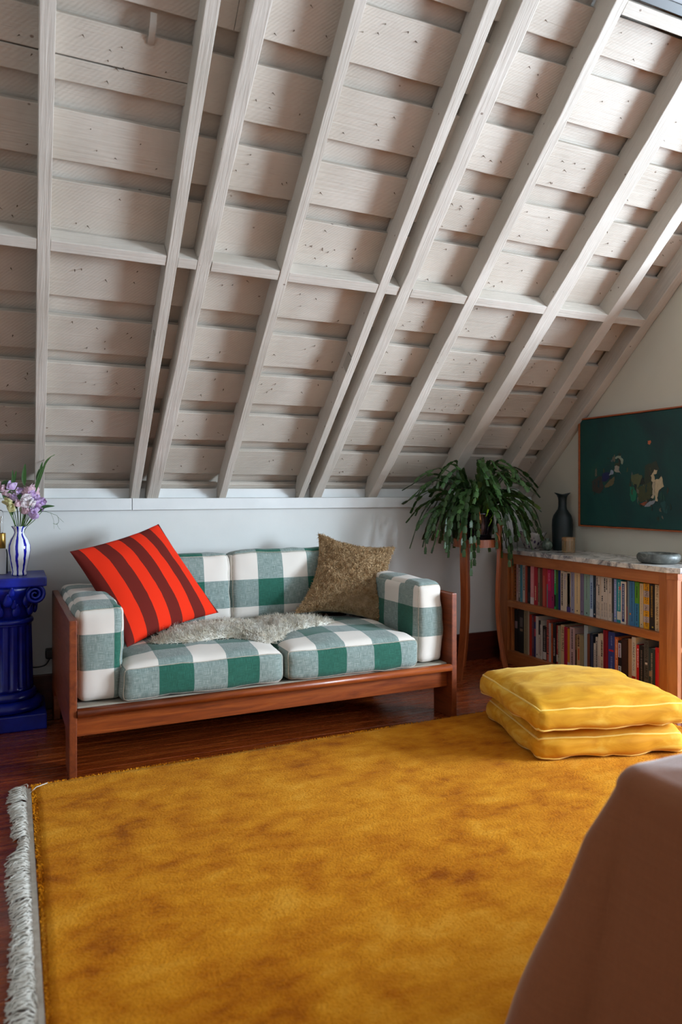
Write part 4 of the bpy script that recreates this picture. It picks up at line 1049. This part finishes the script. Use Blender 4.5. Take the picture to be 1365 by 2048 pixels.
UP = [3.904, 3.883, 3.861, 3.842, 3.812, 3.79, 3.76, 3.723, 3.69, 3.67, 3.64, 3.603, 3.59, 3.562, 3.536, 3.52, 3.499, 3.48, 3.451, 3.42, 3.387, 3.355, 3.308, 3.278, 3.233, 3.206, 3.184, 3.165, 3.146, 3.124, 3.104, 3.089, 3.059, 3.048, 3.027, 2.993, 2.955, 2.945, 2.93, 2.895, 2.865, 2.84, 2.834, 2.796, 2.761, 2.733, 2.708]
UB = [  # colour, words for the label, marks
 (C(188, 164, 160), 'thin pale pink', [('s', .9, .2, .3, C(150, 40, 40))]), (C(110, 100, 96), 'thin grey-brown', [('s', .9, .1, .5, W)]), (C(74, 138, 156), 'narrow teal blue', [('b', 0, .1, C(96, 160, 176))]),
 (C(208, 198, 186), 'off-white, black script', [('s', .95, .35, .35, K_), ('s', .5, .42, .2, C(190, 150, 30))]), (C(164, 62, 40), 'rust red', []), (C(24, 26, 34), 'black', [('s', .3, .1, .1, GY)]),
 (C(222, 138, 140), 'pink and white', [('b', 0, .18, C(224, 206, 204)), ('s', .8, .3, .15, C(240, 190, 190))]), (C(172, 28, 46), 'crimson', [('s', .5, .12, .3, C(226, 190, 150))]), (C(140, 128, 104), 'olive grey', [('s', .6, .1, .3, K_)]),
 (C(96, 56, 44), 'dark brown', [('b', 0, .5, C(86, 66, 48))]), (C(176, 44, 46), 'red', [('p', .02, .8, -.1, .3, C(190, 90, 66))]), (C(96, 138, 138), 'thin teal and red', [('b', .6, 1, C(184, 50, 56))]),
 (C(200, 36, 90), 'hot pink', [('t', 'lunch', .9, .62, .6, C(240, 190, 200)), ('b', 0, .45, C(164, 30, 84))]), (C(150, 30, 84), 'magenta', [('s', .3, .2, .3, K_)]), (C(34, 164, 88), 'bright green and black', [('b', .06, .36, K_), ('s', .98, .66, .3, W)]),
 (C(24, 88, 44), 'dark green', [('p', .4, .95, -.1, .3, C(96, 110, 30))]), (C(26, 36, 110), 'navy', []), (C(206, 188, 164), 'beige with black lettering', [('s', .93, .12, .4, K_), ('s', .7, .35, .12, C(180, 40, 50))]),
 (C(206, 190, 168), 'cream with pale blue lettering', [('t', 'The Sisters', .95, .40, .85, C(122, 120, 170))]), (C(202, 184, 156), 'cream with a dark border', [('p', .13, .96, -.36, .36, K_), ('p', .2, .9, -.16, .22, C(200, 140, 104)), ('b', 0, .13, C(62, 54, 120))]),
 (C(146, 146, 168), 'periwinkle grey', [('s', .95, .4, .12, C(80, 60, 90)), ('p', .06, .09, -.1, .1, K_)]), (C(214, 186, 140), 'wide cream', [('s', .95, .25, .08, GY), ('p', .06, .09, -.07, .07, K_)]), (C(122, 112, 136), 'mauve grey', [('s', .95, .35, .1, C(70, 50, 80)), ('p', .06, .09, -.1, .1, K_)]),
 (C(134, 164, 152), 'wide sage green', [('s', .95, .4, .08, C(80, 70, 80)), ('p', .05, .08, -.08, .08, K_)]), (C(158, 182, 206), 'light blue', [('s', .8, .2, .4, C(60, 78, 130)), ('b', 0, .18, C(190, 200, 210))]), (C(24, 40, 58), 'navy with white mark', [('s', .7, .3, .2, C(90, 110, 130)), ('p', .06, .09, -.2, .2, W)]),
 (C(204, 190, 176), 'beige paperback, first of six alike', [('t', 'RACHEL CUSK', .40, .07, .55, K_), ('s', .97, .75, .4, K_)]), (C(204, 190, 176), 'beige paperback, second of six alike', [('t', 'RACHEL CUSK', .38, .07, .55, K_), ('s', .8, .55, .4, K_)]), (C(204, 190, 176), 'beige paperback, third of six alike', [('t', 'RACHEL CUSK', .36, .07, .5, K_), ('s', .55, .42, .35, K_)]),
 (C(204, 190, 176), 'beige paperback, fourth of six alike', [('t', 'RACHEL CUSK', .40, .07, .55, K_), ('s', .97, .65, .5, K_)]), (C(204, 190, 176), 'beige paperback, fifth of six alike', [('t', 'RACHEL CUSK', .40, .07, .6, K_), ('s', .97, .72, .5, K_)]), (C(206, 192, 178), 'beige paperback, last of six alike', [('t', 'RACHEL CUSK', .38, .08, .4, K_), ('t', 'THE LAST SUPPER', .97, .6, .4, K_)]),
 (C(66, 66, 66), 'thin charcoal', [('b', 0, .2, C(130, 130, 130))]), (C(120, 134, 190), 'periwinkle blue', [('s', .98, .14, .4, C(196, 204, 230)), ('p', .06, .1, -.2, .2, C(190, 200, 150))]), (C(36, 138, 150), 'turquoise', [('s', .93, .62, .2, C(210, 230, 226)), ('s', .72, .3, .22, C(190, 220, 210)), ('p', .07, .26, -.36, .36, W), ('p', .76, .84, -.4, -.05, C(190, 60, 50))]),
 (C(220, 210, 196), 'white with a navy panel', [('p', .05, .95, -.22, .26, C(28, 44, 104)), ('s', .92, .12, .2, C(190, 200, 220))]), (C(70, 32, 36), 'thin maroon', [('b', 0, .42, C(140, 40, 52))]), (C(110, 130, 138), 'thin slate blue', []), (C(62, 118, 166), 'mid blue', [('s', .97, .66, .14, C(30, 60, 100)), ('s', .6, .1, .12, C(30, 70, 110)), ('p', .24, .28, .2, .48, C(200, 120, 40))]),
 (C(86, 146, 36), 'green and blue', [('b', 0, .52, C(52, 120, 164)), ('s', .9, .66, .2, K_), ('s', .5, .15, .25, C(20, 50, 80)), ('p', .04, .07, -.1, .1, W)]), (C(206, 182, 146), 'plain cream', [('s', .95, .3, .1, C(150, 120, 80)), ('p', .06, .08, -.1, .1, K_)]), (C(150, 72, 30), 'very thin rust', []),
 (C(222, 156, 20), 'yellow with grey bands', [('b', .70, .84, C(180, 160, 156)), ('b', .40, .54, C(180, 160, 156)), ('b', .14, .27, C(180, 160, 156)), ('t', 'INTERMEZZO', 1.0, .58, .75, C(74, 54, 34)), ('t', 'SALLY ROONEY', .52, .06, .68, C(54, 44, 44))]),
 (C(36, 26, 20), 'black with gold lettering', [('s', .96, .3, .35, C(150, 112, 40)), ('p', .05, .08, -.3, 0, C(190, 160, 60))]), (C(210, 184, 150), 'tan with hand-drawn brown lettering', [('t', 'FOURS o CUBANDA TRUY', .98, .03, .72, C(110, 74, 44))]), (C(168, 136, 116), 'dusty tan', [('s', .75, .4, .2, C(120, 90, 90)), ('b', .0, .15, C(196, 176, 156)), ('s', .14, .03, .4, K_)])]
ordn = lambda n: {1: 'first', 2: 'second', 3: 'third', 4: 'fourth', 5: 'fifth', 6: 'sixth', 7: 'seventh', 8: 'eighth', 9: 'ninth', 10: 'tenth'}.get(n) or str(n)+({1: 'st', 2: 'nd', 3: 'rd'}.get(n % 10, 'th') if n % 100 not in (11, 12, 13) else 'th')
hts = [.246, .245, .247, .244, .240, .236, .246, .243, .240, .238, .246, .244, .240, .247, .246, .247, .247, .2445, .240, .243, .246, .2455, .245, .245, .247, .246]
rb2 = random.Random(3)
for i, (c, words, ex) in enumerate(UB):
    h = hts[i] if i < len(hts) else (.243 if 26 <= i <= 31 else {35: .232, 36: .238, 40: .236, 41: .238}.get(i, .2405))
    book(UP[i], UP[i+1], .4245, h, rb2.uniform(.125, .15), c, words+' book, '+ordn(i+1)+' from the plant on the upper shelf', 'books on the upper shelf', ex, rb2.uniform(0, .006))
LO = [(3.934, .364), (3.897, .371), (3.873, .372), (3.83, .374), (3.792, .374), (3.776, .352), (3.75, .352), (3.73, .353), (3.708, .352), (3.684, .331), (3.662, .305), (3.646, .301), (3.608, .345), (3.581, .329), (3.565, .329), (3.548, .338), (3.52, .325), (3.499, .327), (3.483, .335), (3.449, .328), (3.417, .324), (3.397, .337), (3.355, .299), (3.338, .302), (3.308, .304), (3.283, .366), (3.251, .321), (3.23, .327), (3.202, .275), (3.183, .315), (3.165, .336), (3.151, .341), (3.124, .366), (3.092, .363), (3.041, .341), (3.013, .326), (2.988, .342), (2.948, .349), (2.917, .364), (2.889, .326), (2.868, .328), (2.834, .364), (2.803, .326), (2.761, .337), (2.731, .324), (2.708, 0)]
LB = [(C(22, 22, 26), 'black with a pale label', [('p', .55, .72, -.4, .3, C(140, 120, 124))]), (C(20, 20, 22), 'plain black', []), (C(30, 29, 30), 'black with a grey portrait', [('p', .6, .82, -.3, .4, C(96, 88, 84)), ('p', .5, .56, -.3, .4, C(130, 110, 90))]), (C(150, 138, 108), 'olive beige', [('s', .93, .1, .12, C(90, 80, 60))]), (C(186, 172, 146), 'thin beige', []),
 (C(190, 46, 26), 'bright red', []), (C(92, 62, 78), 'purple brown', [('s', .95, .2, .3, C(150, 110, 110))]), (C(44, 48, 100), 'navy with red bands', [('b', .5, .68, C(190, 74, 90)), ('b', .85, 1, C(150, 40, 44))]), (C(210, 200, 188), 'tall white', [('p', .06, .1, -.2, .2, GY)]), (C(204, 194, 182), 'white with black head', [('b', .62, 1, K_), ('s', .55, .1, .2, C(150, 80, 70))]), (C(210, 200, 188), 'thin white', [('s', .9, .1, .2, K_)]),
 (C(26, 26, 28), 'black patterned', [('s', .9, .3, .5, C(120, 110, 104)), ('p', .02, .24, -.4, .4, C(204, 194, 186))]), (C(200, 92, 78), 'salmon red with black bars', [('b', .60, .62, K_), ('b', .17, .19, K_), ('s', .97, .66, .5, C(120, 40, 34)), ('s', .55, .25, .3, C(100, 30, 30))]), (C(170, 164, 162), 'thin silver grey', []), (C(186, 84, 30), 'orange', [('b', .5, .7, C(170, 70, 26))]), (C(32, 24, 30), 'black with pale lettering', [('s', .62, .18, .45, C(170, 150, 140))]),
 (C(158, 24, 30), 'red with white foot', [('b', .06, .24, C(206, 190, 180)), ('s', .8, .4, .3, C(200, 120, 110))]), (C(176, 168, 136), 'thin grey-green', [('s', .9, .2, .4, C(110, 100, 80))]), (C(208, 178, 136), 'cream with large dark lettering', [('t', '| TURN |', .76, .26, .72, K_), ('s', .95, .82, .5, C(140, 110, 80))]), (C(178, 26, 52), 'wide crimson', [('p', .05, .95, .1, .35, C(160, 20, 60))]), (C(204, 132, 26), 'amber', [('b', 0, .14, C(190, 170, 160))]), (C(192, 158, 152), 'dusty pink', [('s', .95, .5, .25, C(60, 40, 60)), ('s', .4, .1, .3, C(90, 60, 60))]),
 (C(70, 46, 26), 'dark leopard brown', [('s', .98, .6, .6, C(150, 110, 60))]), (C(190, 150, 106), 'tan with orange letters', [('s', .98, .7, .5, C(80, 50, 30)), ('p', .3, .62, -.2, .15, C(200, 84, 40))]), (C(148, 132, 96), 'khaki', []), (C(172, 186, 188), 'tall pale blue-grey', []), (C(118, 60, 34), 'brown', []), (C(30, 38, 54), 'dark navy', [('p', .1, .95, -.3, 0, C(56, 70, 96))]), (C(206, 194, 178), 'short white', [('s', .8, .1, .3, GY)]), (C(184, 172, 158), 'grey-white', [('s', .9, .2, .5, C(70, 60, 60))]), (C(212, 200, 182), 'slim cream', [('s', .5, .1, .2, C(170, 90, 80))]), (C(210, 190, 160), 'cream with brown letters', [('s', .85, .5, .4, C(80, 50, 40)), ('s', .4, .1, .3, C(130, 90, 70))]),
 (C(150, 20, 34), 'tall crimson', [('p', .02, .98, -.05, .2, C(120, 14, 26))]), (C(52, 66, 130), 'wide blue with a red flash', [('s', .92, .72, .2, C(120, 130, 180)), ('s', .5, .15, .25, C(110, 120, 170)), ('p', .60, .64, -.3, .4, C(200, 30, 50))]), (C(214, 106, 52), 'orange with pale lettering', [('s', .95, .55, .4, C(236, 180, 140)), ('s', .5, .15, .35, C(236, 180, 140))]), (C(26, 20, 24), 'black with white labels', [('p', .62, .95, -.42, .42, C(206, 206, 214)), ('p', .05, .42, -.42, .42, C(196, 200, 206)), ('s', .92, .66, .4, C(120, 50, 110)), ('s', .4, .1, .4, C(60, 60, 90))]), (C(60, 34, 26), 'wide dark brown', []), (C(186, 138, 100), 'tan', []),
 (C(212, 200, 184), 'white with a red foot', [('b', 0, .24, C(170, 34, 26)), ('t', 'STANLEY TUCCI', .9, .34, .62, K_)]), (C(200, 26, 34), 'red with white lettering', [('s', .92, .5, .35, C(240, 200, 200))]), (C(24, 20, 20), 'black with faint lettering', [('s', .9, .1, .3, C(110, 96, 90))]), (C(86, 80, 76), 'grey with black lettering', [('t', 'DIDION & BABITZ', .96, .2, .85, C(16, 14, 14)), ('p', .52, .57, -.25, .25, C(210, 200, 190))]), (C(44, 58, 60), 'marbled dark teal', [('s', .9, .1, .25, C(140, 130, 116)), ('p', .38, .5, -.1, .4, C(150, 120, 96))]), (C(196, 22, 30), 'scarlet', [('p', .05, .9, -.2, -.1, C(220, 90, 90))]), (C(206, 168, 124), 'cream with orange-brown letters', [('s', .92, .08, .4, C(140, 84, 48))])]
for i, (c, words, ex) in enumerate(LB):
    book(LO[i][0], LO[i+1][0], .0865, LO[i][1]-.0865, rb2.uniform(.14, .20), c, words+' book, '+ordn(i+1)+' from the plant on the lower shelf', 'books on the lower shelf', ex, rb2.uniform(0, .012))

# lettering becomes plain meshes
bpy.context.view_layer.update(); dg = bpy.context.evaluated_depsgraph_get()
done = [(bpy.data.meshes.new_from_object(t_.evaluated_get(dg)), p_, m_, c_) for t_, p_, m_, c_ in LETTERS]
for t_, *_ in LETTERS: cu = t_.data; bpy.data.objects.remove(t_); bpy.data.curves.remove(cu)
for me, p_, m_, c_ in done:
    me.name = 'title'; o = obj('title', me, None, p_); o.matrix_local = m_; o.color = c_

# ================================================================== things on the marble top
MZ = .7672
bowl = thing('glass_bowl', 'scalloped glass bowl with purple flecks on the marble top', 'bowl', (3.215, 3.93, MZ))
V, F = [], []; prf = [(.0, .010), (.030, .0), (.046, .0), (.050, .006), (.066, .045), (.085, .085), (.096, .104), (.092, .103), (.080, .084), (.060, .045), (.040, .014), (.0, .013)]; n = 80
for i, (r, z) in enumerate(prf):
    for k in range(n):
        a = 2*math.pi*k/n; sc = abs(math.sin(a*8)); rr = r*(1+.05*sc*(z/.104)**1.5); zz = z+.010*sc*(z/.104)**3 if z > .03 else z; V.append((rr*math.cos(a), rr*math.sin(a), zz))
for i in range(len(prf)-1):
    for k in range(n): F.append((i*n+k, i*n+(k+1) % n, (i+1)*n+(k+1) % n, (i+1)*n+k))
obj('body', mesh('body', V, F, True), 'speckled_glass', bowl)
vot = thing('bud_vase', 'small round green glass bud vase beside the scalloped bowl', 'vase', (3.205, 3.765, MZ))
obj('body', lathe_mesh('body', [(.0, .004), (.018, .0), (.028, .006), (.037, .026), (.037, .038), (.028, .056), (.015, .064), (.013, .070), (.018, .078), (.015, .078), (.010, .068), (.0, .06)], 32, lambda a, z: 1+.03*math.sin(a*9), caps=False), 'green_glass', vot)
tv = thing('tall_vase', 'tall dark teal vase with a flared lip on the marble top', 'vase', (3.315, 3.745, MZ))
prf = [(.0, .003), (.060, .0), (.063, .006), (.066, .08), (.068, .16), (.066, .20), (.058, .228), (.042, .252), (.030, .270), (.0265, .29), (.0265, .325), (.029, .345), (.036, .362), (.050, .376), (.0485, .377), (.034, .364), (.024, .345), (.022, .32), (.0, .30)]
m = lathe_mesh('body', prf, 40, caps=False)
for v in m.vertices:                       # two opposite points of the lip are drawn up
    if v.co.z > .345:
        a = math.atan2(v.co.y, v.co.x)+math.radians(24.5); g = (v.co.z-.345)/.032; k = abs(math.cos(a)); q = 1+.10*g*(k-.5); v.co.x *= q; v.co.y *= q; v.co.z += g*(.012*k**2-.010)
obj('body', m, 'dark_teal_glass', tv)
cg = thing('candle_glass', 'amber candle in a faceted clear tumbler on the marble top', 'candle', (3.205, 3.565, MZ))
obj('tumbler', lathe_mesh('tumbler', [(.0, .0), (.038, .0), (.0415, .004), (.0425, .096), (.0405, .096), (.0395, .010), (.0, .010)], 12, smooth=False, caps=False), 'amber_glass', cg)
obj('wax', lathe_mesh('wax', [(.039, .0105), (.0395, .076)], 24), 'amber_wax', cg)
tube('wick', [(0, 0, .076), (.001, 0, .086)], .0012, 'black_plastic', cg, 5)
sb = thing('stone_bowl', 'low round grey veined stone dish on the marble top', 'dish', (3.172, 2.835, MZ))
obj('body', lathe_mesh('body', [(.0, .002), (.080, .0), (.100, .008), (.111, .026), (.110, .042), (.101, .053), (.092, .054), (.084, .046), (.070, .028), (.0, .022)], 48, caps=False), 'grey_stone', sb)

# ================================================================== painting
PYL, PYR, PZ0, PZ1 = 3.648, 2.62, .927, 1.626
ptg = thing('painting', 'dark teal abstract painting in a thin wooden frame on the gable wall', 'painting', (XR, (PYL+PYR)/2, PZ0))
yc = (PYL+PYR)/2; hw = (PYL-PYR)/2; hh = PZ1-PZ0; FD = -.034
box('canvas', FD+.008, -.004, -hw+.012, hw-.012, .012, hh-.012, 'canvas_green', ptg)
for nm, b in (('frame_side', (FD, 0, -hw, -hw+.009, 0, hh)), ('frame_side', (FD, 0, hw-.009, hw, 0, hh)), ('frame_side', (FD, 0, -hw+.009, hw-.009, 0, .009)), ('frame_side', (FD, 0, -hw+.009, hw-.009, hh-.009, hh))): box(nm, *b, 'frame_wood', ptg, .001)
rd_ = random.Random(5)
def dab(pts, col, lift=.0):
    """patch of paint: outline in metres from the upper plant-side corner of the picture (along, down)"""
    P = []; n_ = len(pts)
    for i in range(n_):
        (a0, d0), (a1, d1) = pts[i], pts[(i+1) % n_]; m_ = max(2, int(math.hypot(a1-a0, d1-d0)/.007))
        for k in range(m_):
            f = k/m_; aa, dd = a0+(a1-a0)*f, d0+(d1-d0)*f; P.append((hw-aa+.006*nz(aa*60, dd*60, 1)+.003*nz(aa*160, dd*160), hh-dd+.006*nz(aa*60+7, dd*60, 3)+.004*nz(aa*160, dd*160, 9)))
    o = obj('paint_patch', prism_mesh('paint_patch', P, 'X', FD+.0079-.0012-lift, FD+.0079), 'own_colour_paint', ptg); o.color = col
dab([(0.116, 0.407), (0.167, 0.383), (0.201, 0.376), (0.211, 0.423), (0.214, 0.452), (0.187, 0.487), (0.157, 0.482), (0.123, 0.472)], C(62, 52, 48), 0)
dab([(0.204, 0.359), (0.26, 0.353), (0.266, 0.384), (0.234, 0.413), (0.207, 0.408)], C(28, 30, 84), 0.0006)
dab([(0.26, 0.375), (0.279, 0.339), (0.299, 0.344), (0.297, 0.361), (0.284, 0.373)], C(150, 160, 176), 0.001)
dab([(0.224, 0.44), (0.26, 0.409), (0.305, 0.38), (0.302, 0.419), (0.279, 0.441), (0.234, 0.45)], C(112, 100, 70), 0.0004)
dab([(0.311, 0.267), (0.324, 0.255), (0.355, 0.259), (0.374, 0.282), (0.371, 0.31), (0.36, 0.3), (0.355, 0.278), (0.333, 0.269), (0.318, 0.274)], C(150, 160, 140), 0.0008)
dab([(0.307, 0.318), (0.324, 0.313), (0.342, 0.321), (0.34, 0.343), (0.358, 0.365), (0.343, 0.352), (0.318, 0.357), (0.307, 0.344)], C(160, 152, 138), 0.0008)
dab([(0.31, 0.303), (0.337, 0.299), (0.342, 0.319), (0.308, 0.318)], C(60, 66, 40), 0.0004)
dab([(0.438, 0.378), (0.483, 0.368), (0.521, 0.38), (0.501, 0.431), (0.483, 0.454), (0.444, 0.43)], C(96, 100, 66), 0.0004)
dab([(0.477, 0.454), (0.53, 0.436), (0.598, 0.413), (0.61, 0.486), (0.564, 0.523), (0.501, 0.537), (0.483, 0.486)], C(70, 74, 44), 0.0002)
dab([(0.541, 0.321), (0.621, 0.296), (0.643, 0.346), (0.598, 0.377), (0.59, 0.418), (0.536, 0.436)], C(52, 58, 44), 0.0001)
dab([(0.426, 0.442), (0.459, 0.449), (0.483, 0.482), (0.474, 0.519), (0.447, 0.538), (0.432, 0.515)], C(20, 116, 84), 0.0006)
dab([(0.61, 0.346), (0.632, 0.351), (0.626, 0.369), (0.604, 0.377), (0.615, 0.409), (0.665, 0.392), (0.668, 0.428), (0.673, 0.446), (0.648, 0.459), (0.632, 0.486), (0.631, 0.531), (0.615, 0.527), (0.612, 0.454), (0.61, 0.423), (0.59, 0.413), (0.584, 0.381), (0.601, 0.363)], C(206, 186, 150), 0.0008)
dab([(0.596, 0.416), (0.608, 0.418), (0.612, 0.495), (0.598, 0.513), (0.583, 0.509), (0.598, 0.495)], C(190, 176, 150), 0.0008)
dab([(0.495, 0.551), (0.541, 0.532), (0.564, 0.534), (0.536, 0.555)], C(150, 76, 48), 0.0006)
dab([(0.533, 0.56), (0.576, 0.532), (0.621, 0.522), (0.61, 0.536), (0.564, 0.563)], C(150, 154, 160), 0.0009)
dab([(0.561, 0.177), (0.579, 0.175), (0.587, 0.188), (0.575, 0.201), (0.563, 0.194)], C(210, 112, 70), 0.0009)
dab([(0.651, 0.54), (0.681, 0.524), (0.703, 0.557), (0.697, 0.602), (0.676, 0.589)], C(34, 84, 82), 0.0001)
dab([(0.501, 0.431), (0.524, 0.389), (0.538, 0.422), (0.53, 0.436)], C(30, 36, 34), 0.0007)
# small broken strokes of the palette knife around the larger patches
for k in range(70):
    ca, cd = rd_.choice([(.17, .43), (.27, .38), (.31, .31), (.45, .42), (.58, .45), (.62, .42), (.60, .50), (.66, .53)]); a0 = ca+rd_.gauss(0, .035); d0 = cd+rd_.gauss(0, .045); w, h = rd_.uniform(.004, .018), rd_.uniform(.008, .045)
    dab([(a0-w/2, d0-h/2), (a0+w/2, d0-h/2+rd_.uniform(-.01, .01)), (a0+w/2, d0+h/2), (a0-w/2, d0+h/2+rd_.uniform(-.01, .01))], rd_.choice([C(20, 60, 58), C(28, 76, 64), C(40, 52, 40), C(70, 76, 50), C(24, 40, 40), C(18, 54, 62), C(110, 104, 88), C(60, 54, 44), C(90, 98, 100)]), rd_.uniform(0, .0008))
